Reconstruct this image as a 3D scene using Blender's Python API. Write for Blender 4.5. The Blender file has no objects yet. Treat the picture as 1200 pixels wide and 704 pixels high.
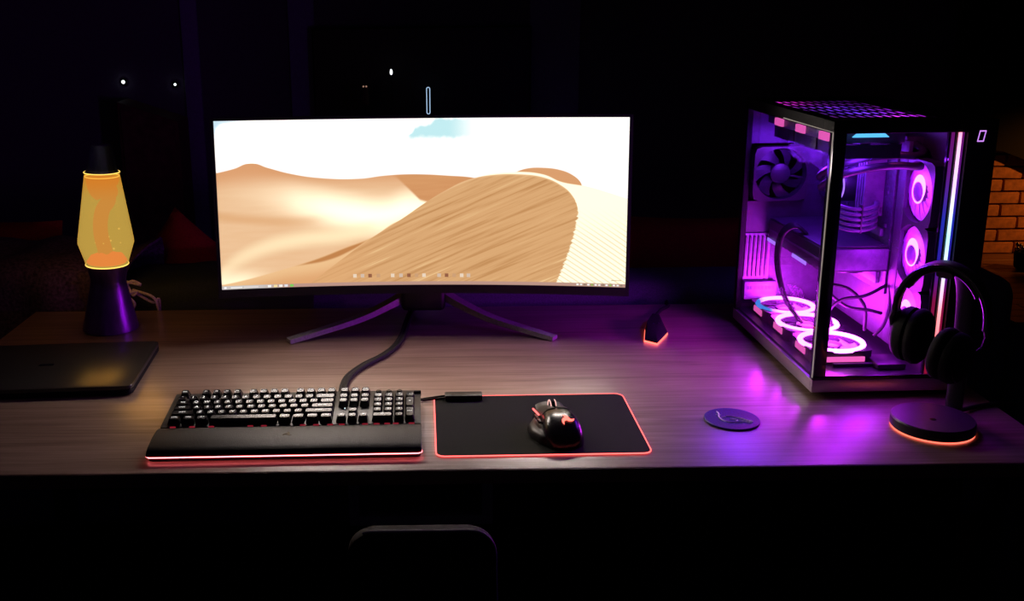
import bpy, bmesh, math, random
from mathutils import Vector, Matrix
random.seed(7)
S = bpy.context.scene
COL = S.collection
PI = math.pi
DZ = 0.75            # desk top height above the floor

# ------------------------------------------------------------------ camera
cam_d = bpy.data.cameras.new('camera')
cam = bpy.data.objects.new('camera', cam_d); COL.objects.link(cam)
cam_d.sensor_width = 36.0
cam_d.lens = 1178.5 / 1200 * 36.0
cam_d.shift_x = (600 - 507.83) / 1200
cam_d.shift_y = -(352 - 312.06) / 1200
cam_d.clip_start = 0.05
cam.matrix_world = (Matrix.Translation((0, 0, DZ + 0.713)) @ Matrix.Rotation(PI/2 - 0.2517, 4, 'X')
                    @ Matrix.Rotation(-0.0123, 4, 'Z'))
S.camera = cam

# ------------------------------------------------------------------ world, exposure
w = bpy.data.worlds.new('night'); S.world = w; w.use_nodes = True
w.node_tree.nodes['Background'].inputs[0].default_value = (0.25, 0.22, 0.9, 1)
w.node_tree.nodes['Background'].inputs[1].default_value = 0.005
S.view_settings.view_transform = 'Standard'
S.view_settings.look = 'None'
S.view_settings.gamma = 1.0
S.view_settings.exposure = 0.0
S.view_settings.use_curve_mapping = False
SKY_E = 42.0          # brightness of the white sky on the monitor picture

# ------------------------------------------------------------------ helpers
def lin(c):
    return tuple(((v/255)/12.92 if v <= 10.3 else ((v/255+0.055)/1.055)**2.4) for v in c) + (1,)

def mat(name, col, rough=0.5, metal=0.0, spec=0.5, emit=None, es=0.0, coat=0.0):
    m = bpy.data.materials.new(name); m.use_nodes = True
    b = m.node_tree.nodes['Principled BSDF']
    b.inputs['Base Color'].default_value = (*col[:3], 1)
    b.inputs['Roughness'].default_value = rough
    b.inputs['Metallic'].default_value = metal
    b.inputs['Specular IOR Level'].default_value = spec
    b.inputs['Coat Weight'].default_value = coat
    if emit:
        b.inputs['Emission Color'].default_value = (*emit[:3], 1)
        b.inputs['Emission Strength'].default_value = es
    return m

def grain(m, scale=40, amount=0.35, bump=0.1, stretch=(1, 1, 1), col2=None, detail=4):
    """procedural mottling of the base colour plus fine relief"""
    nt = m.node_tree; b = nt.nodes['Principled BSDF']
    tc = nt.nodes.new('ShaderNodeTexCoord'); mp = nt.nodes.new('ShaderNodeMapping')
    mp.inputs['Scale'].default_value = stretch
    nt.links.new(tc.outputs['Object'], mp.inputs[0])
    n = nt.nodes.new('ShaderNodeTexNoise'); n.inputs['Scale'].default_value = scale
    n.inputs['Detail'].default_value = detail
    nt.links.new(mp.outputs[0], n.inputs['Vector'])
    c = b.inputs['Base Color'].default_value[:]
    r = nt.nodes.new('ShaderNodeValToRGB')
    r.color_ramp.elements[0].position = 0.3; r.color_ramp.elements[1].position = 0.7
    r.color_ramp.elements[0].color = (*[v*(1-amount) for v in c[:3]], 1)
    r.color_ramp.elements[1].color = col2 if col2 else (*[min(1, v*(1+amount)) for v in c[:3]], 1)
    nt.links.new(n.outputs[0], r.inputs[0]); nt.links.new(r.outputs[0], b.inputs['Base Color'])
    if bump:
        bp = nt.nodes.new('ShaderNodeBump'); bp.inputs['Strength'].default_value = bump
        bp.inputs['Distance'].default_value = 0.002
        nt.links.new(n.outputs[0], bp.inputs['Height']); nt.links.new(bp.outputs[0], b.inputs['Normal'])
    return m

def emis(name, col, s):
    m = bpy.data.materials.new(name); m.use_nodes = True
    nt = m.node_tree; nt.nodes.remove(nt.nodes['Principled BSDF'])
    e = nt.nodes.new('ShaderNodeEmission'); e.inputs[0].default_value = (*col[:3], 1); e.inputs[1].default_value = s
    nt.links.new(e.outputs[0], nt.nodes['Material Output'].inputs[0])
    return m

def pane_ior(nt, f, ior):
    """a thin pane does not bend the ray, so the leaving face must use the same ratio as the entering one"""
    g = nt.nodes.new('ShaderNodeNewGeometry'); mr = nt.nodes.new('ShaderNodeMapRange')
    mr.inputs[3].default_value = ior; mr.inputs[4].default_value = 1/ior
    nt.links.new(g.outputs['Backfacing'], mr.inputs[0]); nt.links.new(mr.outputs[0], f.inputs[0])

def glass(name, tint=(0.9, 0.9, 0.95), ior=1.45, rough=0.02):
    m = bpy.data.materials.new(name); m.use_nodes = True
    nt = m.node_tree; nt.nodes.remove(nt.nodes['Principled BSDF'])
    t = nt.nodes.new('ShaderNodeBsdfTransparent'); t.inputs[0].default_value = (*tint, 1)
    g = nt.nodes.new('ShaderNodeBsdfGlossy'); g.inputs['Roughness'].default_value = rough
    f = nt.nodes.new('ShaderNodeFresnel'); pane_ior(nt, f, ior)
    mx = nt.nodes.new('ShaderNodeMixShader')
    nt.links.new(f.outputs[0], mx.inputs[0]); nt.links.new(t.outputs[0], mx.inputs[1])
    nt.links.new(g.outputs[0], mx.inputs[2]); nt.links.new(mx.outputs[0], nt.nodes['Material Output'].inputs[0])
    return m

def finish(bm, angle=38):
    bmesh.ops.recalc_face_normals(bm, faces=bm.faces[:])
    a = math.radians(angle)
    for f in bm.faces: f.smooth = True
    for e in bm.edges:
        if len(e.link_faces) == 2 and e.calc_face_angle(0) > a: e.smooth = False

def mk(name, bm, m, parent=None, loc=None, rot=None, smooth=True, angle=38):
    if smooth: finish(bm, angle)
    me = bpy.data.meshes.new(name); bm.to_mesh(me); bm.free()
    for k in (m if isinstance(m, (list, tuple)) else [m]): me.materials.append(k)
    o = bpy.data.objects.new(name, me); COL.objects.link(o)
    if parent: o.parent = parent
    if loc: o.location = loc
    if rot: o.rotation_euler = rot
    return o

def thing(name, label, cat, loc=(0, 0, 0), rz=0, group=None):
    o = bpy.data.objects.new(name, None); COL.objects.link(o)
    o.empty_display_size = 0.02
    o.location = loc; o.rotation_euler = (0, 0, rz)
    return tag(o, label, cat, group)

def tag(o, label, cat, group=None):
    o['label'] = label; o['category'] = cat
    if group: o['group'] = group
    return o

def struct(o):
    o['kind'] = 'structure'; return o

def share(src, name, parent, loc=(0, 0, 0), rot=(0, 0, 0)):
    o = src.copy(); o.name = name; COL.objects.link(o); o.parent = parent
    o.location = loc; o.rotation_euler = rot
    return o

def light(name, parent, loc, col, power, size=0.02, kind='POINT', rot=None):
    d = bpy.data.lights.new(name, kind); d.color = col; d.energy = power
    if kind == 'AREA': d.size = size
    else: d.shadow_soft_size = size
    o = bpy.data.objects.new(name, d); COL.objects.link(o)
    if parent: o.parent = parent
    o.location = loc
    if rot: o.rotation_euler = rot
    return o

def B(): return bmesh.new()

def add_box(bm, x0, x1, y0, y1, z0, z1, bev=0, seg=2, M=None, mi=0):
    vs = [bm.verts.new(p) for p in [(x0,y0,z0),(x1,y0,z0),(x1,y1,z0),(x0,y1,z0),(x0,y0,z1),(x1,y0,z1),(x1,y1,z1),(x0,y1,z1)]]
    fs = [bm.faces.new([vs[i] for i in q]) for q in [(3,2,1,0),(4,5,6,7),(0,1,5,4),(1,2,6,5),(2,3,7,6),(3,0,4,7)]]
    for f in fs: f.material_index = mi
    if bev:
        es = list({e for f in fs for e in f.edges})
        r = bmesh.ops.bevel(bm, geom=es, offset=bev, segments=seg, affect='EDGES', profile=0.5)
        vs = list({v for f in r['faces'] for v in f.verts} | {v for v in vs if v.is_valid})
        for f in r['faces']: f.material_index = mi
    if M is not None:
        bmesh.ops.transform(bm, matrix=M, verts=vs)
    return vs

def add_prism(bm, pts, z0, z1, bev=0, seg=2, M=None):
    """closed outline in XY, extruded from z0 to z1, top and bottom rims bevelled"""
    n = len(pts)
    lo = [bm.verts.new((p[0], p[1], z0)) for p in pts]; hi = [bm.verts.new((p[0], p[1], z1)) for p in pts]
    f0 = bm.faces.new(lo[::-1]); f1 = bm.faces.new(hi)
    for i in range(n): bm.faces.new([lo[i], lo[(i+1) % n], hi[(i+1) % n], hi[i]])
    vs = lo + hi
    if bev:
        es = list(f1.edges) + list(f0.edges)
        r = bmesh.ops.bevel(bm, geom=es, offset=bev, segments=seg, affect='EDGES', profile=0.5)
        vs = list({v for f in r['faces'] for v in f.verts} | {v for v in vs if v.is_valid})
    if M is not None: bmesh.ops.transform(bm, matrix=M, verts=vs)
    return vs

def add_lathe(bm, prof, n=32, M=None, caps=True):
    rings = []
    allv = []
    for r, z in prof:
        ring = [bm.verts.new((r*math.cos(2*PI*i/n), r*math.sin(2*PI*i/n), z)) for i in range(n)]
        rings.append(ring); allv += ring
    for a, b in zip(rings, rings[1:]):
        for i in range(n): bm.faces.new([a[i], a[(i+1) % n], b[(i+1) % n], b[i]])
    if caps:
        bm.faces.new(rings[0][::-1]); bm.faces.new(rings[-1])
    if M is not None: bmesh.ops.transform(bm, matrix=M, verts=allv)
    return allv

def add_torus(bm, R, r, n=40, k=10, M=None, sy=1.0, flat=1.0):
    vs = []
    g = []
    for i in range(n):
        a = 2*PI*i/n; row = []
        for j in range(k):
            b = 2*PI*j/k
            row.append(bm.verts.new(((R+r*math.cos(b))*math.cos(a), (R+r*math.cos(b))*math.sin(a)*sy, r*math.sin(b)*flat)))
        g.append(row); vs += row
    for i in range(n):
        for j in range(k):
            bm.faces.new([g[i][j], g[(i+1) % n][j], g[(i+1) % n][(j+1) % k], g[i][(j+1) % k]])
    if M is not None: bmesh.ops.transform(bm, matrix=M, verts=vs)
    return vs

def spline(pts, n=8):
    """Catmull-Rom through the points"""
    P = [Vector(p) for p in pts]; P = [2*P[0]-P[1]] + P + [2*P[-1]-P[-2]]; out = []
    for i in range(1, len(P)-2):
        for k in range(n):
            t = k/n; a, b, c, d = P[i-1:i+3]
            out.append(0.5*((2*b)+(c-a)*t+(2*a-5*b+4*c-d)*t*t+(3*b-a-3*c+d)*t**3))
    out.append(P[-2]); return out

def add_tube(bm, pts, r, k=8, closed=False, sx=1.0, up=None):
    """tube along points; r a number or one per point; sx squashes the section sideways"""
    P = [Vector(p) for p in pts]; n = len(P); rings = []
    u = Vector(up) if up else None
    prev = None
    for i in range(n):
        t = (P[(i+1) % n]-P[i-1]) if closed else (P[min(i+1, n-1)]-P[max(i-1, 0)])
        t.normalize()
        if prev is None:
            ref = u if u else (Vector((0, 0, 1)) if abs(t.z) < 0.9 else Vector((1, 0, 0)))
        else: ref = u if u else prev
        s = t.cross(ref)
        if s.length < 1e-6: s = t.orthogonal()
        s.normalize(); q = s.cross(t); prev = q
        rr = r[i] if isinstance(r, (list, tuple)) else r
        rings.append([bm.verts.new(P[i] + (s*math.cos(2*PI*j/k)*sx + q*math.sin(2*PI*j/k))*rr) for j in range(k)])
    for i in range(n if closed else n-1):
        a, b = rings[i], rings[(i+1) % n]
        for j in range(k): bm.faces.new([a[j], a[(j+1) % k], b[(j+1) % k], b[j]])
    if not closed:
        bm.faces.new(rings[0][::-1]); bm.faces.new(rings[-1])

def rrect(x0, x1, y0, y1, r, n=6):
    out = []
    for cx, cy, a0 in [(x1-r, y0+r, -PI/2), (x1-r, y1-r, 0), (x0+r, y1-r, PI/2), (x0+r, y0+r, PI)]:
        for i in range(n+1):
            a = a0 + PI/2*i/n; out.append((cx+r*math.cos(a), cy+r*math.sin(a)))
    return out

def add_poly(bm, pts, M=None, mi=0):
    vs = [bm.verts.new(p) for p in pts]; f = bm.faces.new(vs); f.material_index = mi
    if M is not None: bmesh.ops.transform(bm, matrix=M, verts=vs)
    return f

_glyph = {}
def text_mesh(s, size=1.0):
    key = s
    if key not in _glyph:
        c = bpy.data.curves.new('glyph', 'FONT'); c.body = s; c.size = 1; c.align_x = 'CENTER'; c.align_y = 'CENTER'
        c.resolution_u = 2; c.extrude = 0.0
        o = bpy.data.objects.new('glyph', c); COL.objects.link(o)
        dg = bpy.context.evaluated_depsgraph_get()
        _glyph[key] = bpy.data.meshes.new_from_object(o.evaluated_get(dg))
        bpy.data.objects.remove(o); bpy.data.curves.remove(c)
    return _glyph[key]

def text(name, s, size, m, parent, loc, rot=(0, 0, 0), sx=1.0):
    me = text_mesh(s)
    if not me.materials: me.materials.append(m)
    o = bpy.data.objects.new(name, me); COL.objects.link(o); o.parent = parent
    o.location = loc; o.rotation_euler = rot; o.scale = (size*sx, size, size)
    return o

# ------------------------------------------------------------------ node maths for the monitor picture
class N:
    def __init__(s, nt): s.nt = nt
    def _in(s, sock, v):
        if isinstance(v, bpy.types.NodeSocket): s.nt.links.new(v, sock)
        else: sock.default_value = v
    def m(s, op, a, b=0.0, c=None):
        n = s.nt.nodes.new('ShaderNodeMath'); n.operation = op
        s._in(n.inputs[0], a); s._in(n.inputs[1], b)
        if c is not None: s._in(n.inputs[2], c)
        return n.outputs[0]
    def curve(s, x, pts, kind='AUTO'):
        n = s.nt.nodes.new('ShaderNodeFloatCurve'); c = n.mapping.curves[0]
        pts = sorted(pts)
        c.points[0].location = pts[0]; c.points[1].location = pts[-1]
        for p in pts[1:-1]: c.points.new(*p)
        for p in c.points: p.handle_type = kind
        n.mapping.update(); s._in(n.inputs['Value'], x); return n.outputs[0]
    def step(s, x, e0, e1):
        n = s.nt.nodes.new('ShaderNodeMapRange'); n.interpolation_type = 'SMOOTHSTEP'
        s._in(n.inputs['Value'], x); s._in(n.inputs[1], e0); s._in(n.inputs[2], e1); n.inputs[3].default_value = 0; n.inputs[4].default_value = 1
        return n.outputs[0]
    def mix(s, f, a, b):
        n = s.nt.nodes.new('ShaderNodeMix'); n.data_type = 'RGBA'
        s._in(n.inputs[0], f); s._in(n.inputs[6], a); s._in(n.inputs[7], b); return n.outputs[2]
    def mul(s, *xs):
        r = xs[0]
        for x in xs[1:]: r = s.m('MULTIPLY', r, x)
        return r
    def bump(s, x, c, wd):      # gaussian-like band of half width wd round c
        d = s.m('ABSOLUTE', s.m('SUBTRACT', x, c)); return s.step(d, wd, 0.0)
    def noise(s, vec, scale, detail=3):
        n = s.nt.nodes.new('ShaderNodeTexNoise'); n.inputs['Scale'].default_value = scale; n.inputs['Detail'].default_value = detail
        s.nt.links.new(vec, n.inputs['Vector']); return n.outputs[0]
    def xyz(s, x, y):
        n = s.nt.nodes.new('ShaderNodeCombineXYZ'); s._in(n.inputs[0], x); s._in(n.inputs[1], y); return n.outputs[0]

def k(c, g=1.0):
    l = lin(c); return (l[0]*g, l[1]*g, l[2]*g, 1)

def screen_material():
    m = bpy.data.materials.new('monitor_picture'); m.use_nodes = True
    nt = m.node_tree; nt.nodes.remove(nt.nodes['Principled BSDF']); q = N(nt)
    uvn = nt.nodes.new('ShaderNodeUVMap'); uvn.uv_map = 'UVMap'
    sp = nt.nodes.new('ShaderNodeSeparateXYZ'); nt.links.new(uvn.outputs[0], sp.inputs[0])
    u, v = sp.outputs[0], sp.outputs[1]
    # sky, with a pale left top corner and a cyan gap in the cloud at the top
    away = q.m('MAXIMUM', q.step(u, .44, .36), q.step(u, .66, .74))     # white cloud is brightest away from the gap and the ridges
    hotf = q.mul(q.step(v, .745, .83), q.step(v, .992, .95), q.m('ADD', .0, q.m('MULTIPLY', away, 1.0)), q.step(u, .0, .03), q.step(u, 1.0, .97))
    hot = q.mix(hotf, (1.25, 1.2, 1.15, 1), (SKY_E, SKY_E*.85, SKY_E*.77, 1))
    sky = q.mix(q.mul(q.step(u, 0.10, 0.0), q.step(v, 0.85, 0.98)), hot, k((205, 232, 246)))
    wob = q.noise(q.xyz(q.m('MULTIPLY', u, 26.0), q.m('MULTIPLY', v, 9.0)), 1.5)
    wv = q.m('ADD', v, q.m('MULTIPLY', q.m('SUBTRACT', wob, 0.5), 0.05))
    gtop = q.curve(u, [(0, .86), (.46, .875), (.485, .945), (.51, .955), (.535, .99), (.6, 1), (1, 1)], 'VECTOR')
    gap = q.mul(q.step(u, 0.455, 0.475), q.step(u, 0.665, 0.56), q.step(wv, 0.865, 0.905), q.step(q.m('SUBTRACT', gtop, wv), -.012, .012))
    col = q.mix(gap, sky, k((196, 238, 243)))
    fine = q.noise(q.xyz(q.m('MULTIPLY', u, 3.0), q.m('MULTIPLY', v, 12.0)), 3.0, 4)
    # pale sand behind on the right
    rb = q.curve(u, [(0, .30), (.88, .61), (.93, .58), (1, .52)], 'VECTOR')
    col = q.mix(q.mul(q.step(q.m('SUBTRACT', rb, v), -.006, .006), q.step(u, .8, .86)), col, q.mix(q.step(v, .5, .62), k((255, 248, 215), 1.3), k((250, 224, 165))))
    # small dune behind the crest
    bb = q.curve(u, [(0, .2), (.70, .64), (.732, .682), (.762, .704), (.796, .707), (.836, .696), (.87, .663), (.892, .605), (.90, .30), (1, .2)])
    col = q.mix(q.mul(q.step(q.m('SUBTRACT', bb, v), -.004, .004), q.step(u, .71, .73), q.step(u, .896, .89)), col, q.mix(fine, k((214, 152, 104)), k((226, 168, 118))))
    # far dunes from the left edge to the big dune
    fa = q.curve(u, [(0, .698), (.042, .721), (.083, .751), (.123, .722), (.176, .685), (.244, .657), (.345, .648), (.406, .664), (.46, .671), (.512, .669), (.559, .662), (.627, .648), (.70, .60), (1, .4)])
    sand = q.mix(fine, k((234, 186, 140)), k((243, 202, 160)))
    sand = q.mix(q.step(v, .56, .70), sand, k((222, 160, 112)))
    bc = q.curve(u, [(0, .60), (.12, .55), (.23, .49), (.33, .44), (.40, .42), (.47, .46), (1, .5)])
    sand = q.mix(q.mul(q.bump(v, bc, .17), q.curve(u, [(0, .0), (.1, .15), (.22, .7), (.34, 1), (.43, 1), (.55, .7), (1, 0)])), sand, k((255, 244, 212), 1.5))
    b2 = q.curve(u, [(0, .10), (.1, .24), (.2, .29), (.3, .31), (.40, .36), (1, .5)])
    sand = q.mix(q.mul(q.bump(v, b2, .08), q.curve(u, [(0, .3), (.15, .75), (.34, .8), (.4, .3), (1, 0)])), sand, k((255, 232, 188), 1.1))
    b3 = q.curve(u, [(0, .44), (.1, .41), (.2, .40), (.34, .42), (1, .6)])
    sand = q.mix(q.mul(q.bump(v, b3, .05), q.curve(u, [(0, .7), (.2, .5), (.3, 0), (1, 0)])), sand, k((224, 168, 116)))
    sand = q.mix(q.mul(q.step(v, .16, .03), q.step(u, .15, .04)), sand, k((255, 238, 200), 1.2))
    md = q.curve(u, [(0, 1), (.40, .70), (.44, .647), (.467, .583), (.494, .516), (.515, .50), (1, .4)], 'VECTOR')
    sand = q.mix(q.mul(q.step(q.m('SUBTRACT', v, md), -.012, .012), q.step(u, .41, .45)), sand, q.mix(fine, k((206, 142, 92)), k((222, 162, 110))))
    wu = q.curve(u, [(0, .03), (.027, .04), (.118, .09), (.237, .174), (.307, .237), (.369, .29), (.45, .40), (1, .6)])
    wl = q.curve(u, [(0, .0), (.153, .118), (.188, .127), (.258, .153), (.32, .212), (.369, .285), (.45, .4), (1, .6)])
    low = q.mix(q.step(v, q.m('SUBTRACT', wl, .0), q.m('SUBTRACT', wl, .10)), k((240, 194, 142)), k((226, 168, 116)))
    sand = q.mix(q.step(q.m('SUBTRACT', wu, v), -.004, .006), sand, low)
    wedge = q.mul(q.step(q.m('SUBTRACT', wu, v), -.002, .012), q.step(q.m('SUBTRACT', v, wl), -.004, .012), q.step(u, .12, .2))
    sand = q.mix(wedge, sand, k((196, 132, 78)))
    col = q.mix(q.step(q.m('SUBTRACT', fa, v), -.004, .004), col, sand)
    # lit face on the right with ripples running down to the right
    cr = q.curve(u, [(0, 0), (.60, .60), (.64, .655), (.674, .672), (.742, .682), (.796, .668), (.844, .622), (.90, .598), (1, .53)])
    rp = q.m('SINE', q.m('MULTIPLY', q.m('ADD', v, q.m('ADD', q.m('MULTIPLY', u, .95), q.m('MULTIPLY', q.m('MULTIPLY', u, u), .35))), 205.0))
    rp = q.mul(q.step(rp, .25, 1.0), q.step(v, .50, .25))
    face = q.mix(q.m('MULTIPLY', rp, .55), k((255, 246, 214), 1.25), k((205, 180, 135)))
    col = q.mix(q.mul(q.step(q.m('SUBTRACT', cr, v), -.004, .004), q.step(u, .63, .67)), col, face)
    # the big dune: dark face with slanting streaks
    bgp = [(0, 0), (.20, 0), (.228, .042), (.292, .155), (.369, .285), (.446, .40), (.512, .507), (.552, .565), (.62, .640), (.674, .664), (.742, .668), (.796, .652), (.844, .600), (.872, .533), (.884, .455), (.90, .2), (1, 0)]
    bg = q.curve(u, bgp)
    edge = q.curve(v, [(0, .828), (.035, .836), (.135, .852), (.268, .870), (.384, .880), (.451, .884), (.533, .876), (.60, .86), (1, .8)])
    jag = q.m('MULTIPLY', q.m('SUBTRACT', q.noise(q.xyz(0.0, q.m('MULTIPLY', v, 40.0)), 1.5, 2), .5), .016)
    along = q.m('ADD', q.m('MULTIPLY', u, 2.0), q.m('MULTIPLY', v, .75))
    across = q.m('SUBTRACT', q.m('MULTIPLY', v, 1.0), q.m('MULTIPLY', u, 1.05))
    st = q.noise(q.xyz(q.m('MULTIPLY', along, 1.7), q.m('MULTIPLY', across, 46.0)), 1.0, 6)
    dn = q.mix(q.step(st, .28, .55), k((194, 140, 88)), k((220, 170, 118)))
    dn = q.mix(q.mul(q.step(st, .58, .70), q.m('ADD', q.m('MULTIPLY', q.step(v, .40, .05), .6), .35)), dn, k((246, 208, 152)))
    dn = q.mix(q.mul(q.step(u, .45, .25), .6), dn, k((228, 172, 118)))
    dn = q.mix(q.mul(q.bump(v, bg, .014), q.step(u, .5, .6)), dn, k((236, 190, 140)))
    inside = q.mul(q.step(q.m('SUBTRACT', bg, v), -.003, .003), q.step(q.m('SUBTRACT', q.m('ADD', edge, jag), u), -.002, .003))
    col = q.mix(inside, col, dn)
    # taskbar
    tb = q.mix(q.step(u, .17, .08), k((190, 150, 136)), k((206, 200, 196)))
    col = q.mix(q.step(v, .022, .019), col, tb)
    e = nt.nodes.new('ShaderNodeEmission'); nt.links.new(col, e.inputs[0]); e.inputs[1].default_value = 1.0
    nt.links.new(e.outputs[0], nt.nodes['Material Output'].inputs[0])
    return m

# ------------------------------------------------------------------ materials
def wood(name, dark, pale, rough=0.36, along='X', scale=1.0, spec=0.5, coat=0.0):
    m = bpy.data.materials.new(name); m.use_nodes = True
    nt = m.node_tree; b = nt.nodes['Principled BSDF']; q = N(nt)
    tc = nt.nodes.new('ShaderNodeTexCoord'); mp = nt.nodes.new('ShaderNodeMapping')
    mp.inputs['Scale'].default_value = (1.1*scale, 19*scale, 8*scale) if along == 'X' else (19*scale, 1.1*scale, 8*scale)
    nt.links.new(tc.outputs['Object'], mp.inputs[0])
    n1 = q.noise(mp.outputs[0], 1.5, 8); n1.node.inputs['Distortion'].default_value = 1.1; n1.node.inputs['Roughness'].default_value = .62
    mp2 = nt.nodes.new('ShaderNodeMapping'); mp2.inputs['Scale'].default_value = (5*scale, 160*scale, 60*scale) if along == 'X' else (160*scale, 5*scale, 60*scale)
    nt.links.new(tc.outputs['Object'], mp2.inputs[0])
    n2 = q.noise(mp2.outputs[0], 1.0, 3)
    f = q.m('ADD', q.m('MULTIPLY', n1, 0.62), q.m('MULTIPLY', n2, 0.38))
    r = nt.nodes.new('ShaderNodeValToRGB')
    r.color_ramp.elements[0].position = 0.36; r.color_ramp.elements[0].color = dark
    r.color_ramp.elements[1].position = 0.60; r.color_ramp.elements[1].color = pale
    nt.links.new(f, r.inputs[0]); nt.links.new(r.outputs[0], b.inputs['Base Color'])
    b.inputs['Roughness'].default_value = rough; b.inputs['Specular IOR Level'].default_value = spec
    b.inputs['Coat Weight'].default_value = coat; b.inputs['Coat Roughness'].default_value = 0.27
    bp = nt.nodes.new('ShaderNodeBump'); bp.inputs['Strength'].default_value = 0.12; bp.inputs['Distance'].default_value = 0.0008
    nt.links.new(n2, bp.inputs['Height']); nt.links.new(bp.outputs[0], b.inputs['Normal'])
    return m

M = {}
M['oak'] = wood('oak_laminate', (0.23, 0.130, 0.100, 1), (0.47, 0.300, 0.250, 1), 0.40, spec=0.9, coat=1.0)
M['edge'] = wood('oak_edging', (0.10, 0.05, 0.035, 1), (0.17, 0.09, 0.06, 1), 0.5)
M['floor'] = wood('floor_boards', (0.10, 0.045, 0.022, 1), (0.22, 0.10, 0.05, 1), 0.4)
M['wall'] = grain(mat('wall_paint', (0.16, 0.16, 0.22), 0.9), 60, 0.1)
M['ceil'] = grain(mat('ceiling_paint', (0.2, 0.2, 0.22), 0.9), 60, 0.1)
M['trim'] = grain(mat('trim_paint', (0.35, 0.34, 0.6), 0.7), 60, 0.1)
M['brick'] = grain(mat('brick_clay', (0.42, 0.17, 0.07), 0.9), 30, 0.3, 0.6)
M['mortar'] = grain(mat('mortar', (0.10, 0.045, 0.025), 0.95), 60, 0.3, 0.5)
M['black'] = grain(mat('black_plastic', (0.016, 0.016, 0.017), 0.42), 300, 0.25, 0.05)
M['matte'] = grain(mat('matte_black', (0.008, 0.008, 0.009), 0.75, spec=.15), 200, 0.3, 0.1)
M['gloss'] = grain(mat('gloss_black', (0.010, 0.010, 0.012), 0.14), 100, 0.2, 0.0)
M['key'] = grain(mat('keycap_plastic', (0.018, 0.017, 0.018), 0.27, spec=.4), 400, 0.2, 0.08)
M['rest'] = grain(mat('wrist_rest_leatherette', (0.011, 0.010, 0.010), 0.5, spec=.3), 500, 0.3, 0.25)
M['pad'] = grain(mat('pad_cloth', (0.020, 0.022, 0.018), 0.95, spec=0.2), 900, 0.35, 0.3)
M['stand'] = grain(mat('stand_grey_metal', (0.32, 0.30, 0.33), 0.42, 0.1), 200, 0.2, 0.05)
M['alu'] = grain(mat('brushed_aluminium', (0.62, 0.56, 0.58), 0.38, 0.75), 60, 0.15, 0.05, (1, 1, 30))
M['steel'] = grain(mat('dark_steel', (0.040, 0.036, 0.055), 0.5, 0.2), 80, 0.25, 0.05)
M['board'] = grain(mat('circuit_board', (0.045, 0.035, 0.07), 0.55), 160, 0.5, 0.1)
M['grey'] = grain(mat('grey_plate', (0.15, 0.13, 0.19), 0.45, 0.3), 90, 0.2, 0.05)
M['fanblk'] = grain(mat('fan_frame', (0.018, 0.017, 0.022), 0.4), 200, 0.2, 0.05)
M['chrome'] = grain(mat('chrome', (0.75, 0.75, 0.8), 0.15, 1.0), 50, 0.05, 0.0)
M['purpbase'] = grain(mat('purple_metal', (0.20, 0.085, 0.36), 0.33, 0.65), 120, 0.2, 0.12, (1, 1, 0.2))
M['capmetal'] = grain(mat('cap_metal', (0.50, 0.66, 0.66), 0.27, 0.9), 120, 0.2, 0.05, (1, 1, 0.2))
M['laptop'] = grain(mat('laptop_lid', (0.030, 0.028, 0.026), 0.30), 300, 0.2, 0.05)
M['coaster'] = grain(mat('coaster_blue', (0.030, 0.010, 0.26), 0.5), 300, 0.3, 0.15)
M['paleink'] = mat('pale_ink', (0.75, 0.70, 0.90), 0.4)
M['cable'] = grain(mat('cable_sleeve', (0.009, 0.008, 0.010), 0.6, spec=.3), 900, 0.5, 0.3)
M['navy'] = grain(mat('sofa_cloth', (0.10, 0.10, 0.14), 0.95, spec=0.1), 350, 0.3, 0.3)
M['green'] = grain(mat('green_sheet', (0.05, 0.065, 0.055), 0.95, spec=0.1), 350, 0.3, 0.3)
M['red'] = grain(mat('red_cushion', (0.22, 0.016, 0.014), 0.9, spec=0.1), 300, 0.3, 0.3)
M['knit'] = grain(mat('mauve_knit', (0.09, 0.055, 0.105), 0.95, spec=0.1), 120, 0.6, 0.8)
M['cord'] = grain(mat('tassel_cord', (0.75, 0.65, 0.68), 0.9), 400, 0.3, 0.3)
M['brown'] = grain(mat('dim_brown', (0.20, 0.10, 0.06), 0.6), 20, 0.4, 0.1, (1, 8, 1))
M['pcglass'] = glass('smoked_pc_glass', (0.86, 0.84, 0.92))
M['redled'] = emis('red_led', (1.0, 0.105, 0.10), 3.2)
M['redbright'] = emis('red_led_core', (1.0, 0.15, 0.17), 6.5)
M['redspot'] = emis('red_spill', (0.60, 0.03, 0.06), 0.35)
M['orangeled'] = emis('orange_red_led', (1.0, 0.12, 0.09), 3.2)
M['legend'] = emis('key_legend', (1.0, 0.93, 0.88), 1.25)
M['ring'] = emis('fan_ring_white', (0.90, 0.16, 1.0), 9.5)
M['ringhub'] = emis('fan_hub_white', (1.0, 0.17, 0.95), 6.0)
M['pinkled'] = emis('pink_led', (0.95, 0.13, 0.50), 1.4)
M['lilacled'] = emis('lilac_led', (0.42, 0.20, 1.0), 1.7)
M['cyanled'] = emis('cyan_led', (0.12, 0.62, 1.0), 1.5)
M['edgehighlight'] = emis('glass_edge_highlight', (0.40, 0.34, 0.30), .7)
M['logo'] = emis('logo_violet', (0.62, 0.25, 0.95), 1.2)
M['whitebulb'] = emis('white_bulb', (0.9, 0.95, 1.0), 1.6)
M['paleblue'] = emis('pale_blue_reflection', (0.42, 0.62, 0.88), 0.9)
M['amberglint'] = emis('amber_glint', (0.5, 0.28, 0.2), 0.6)

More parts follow.
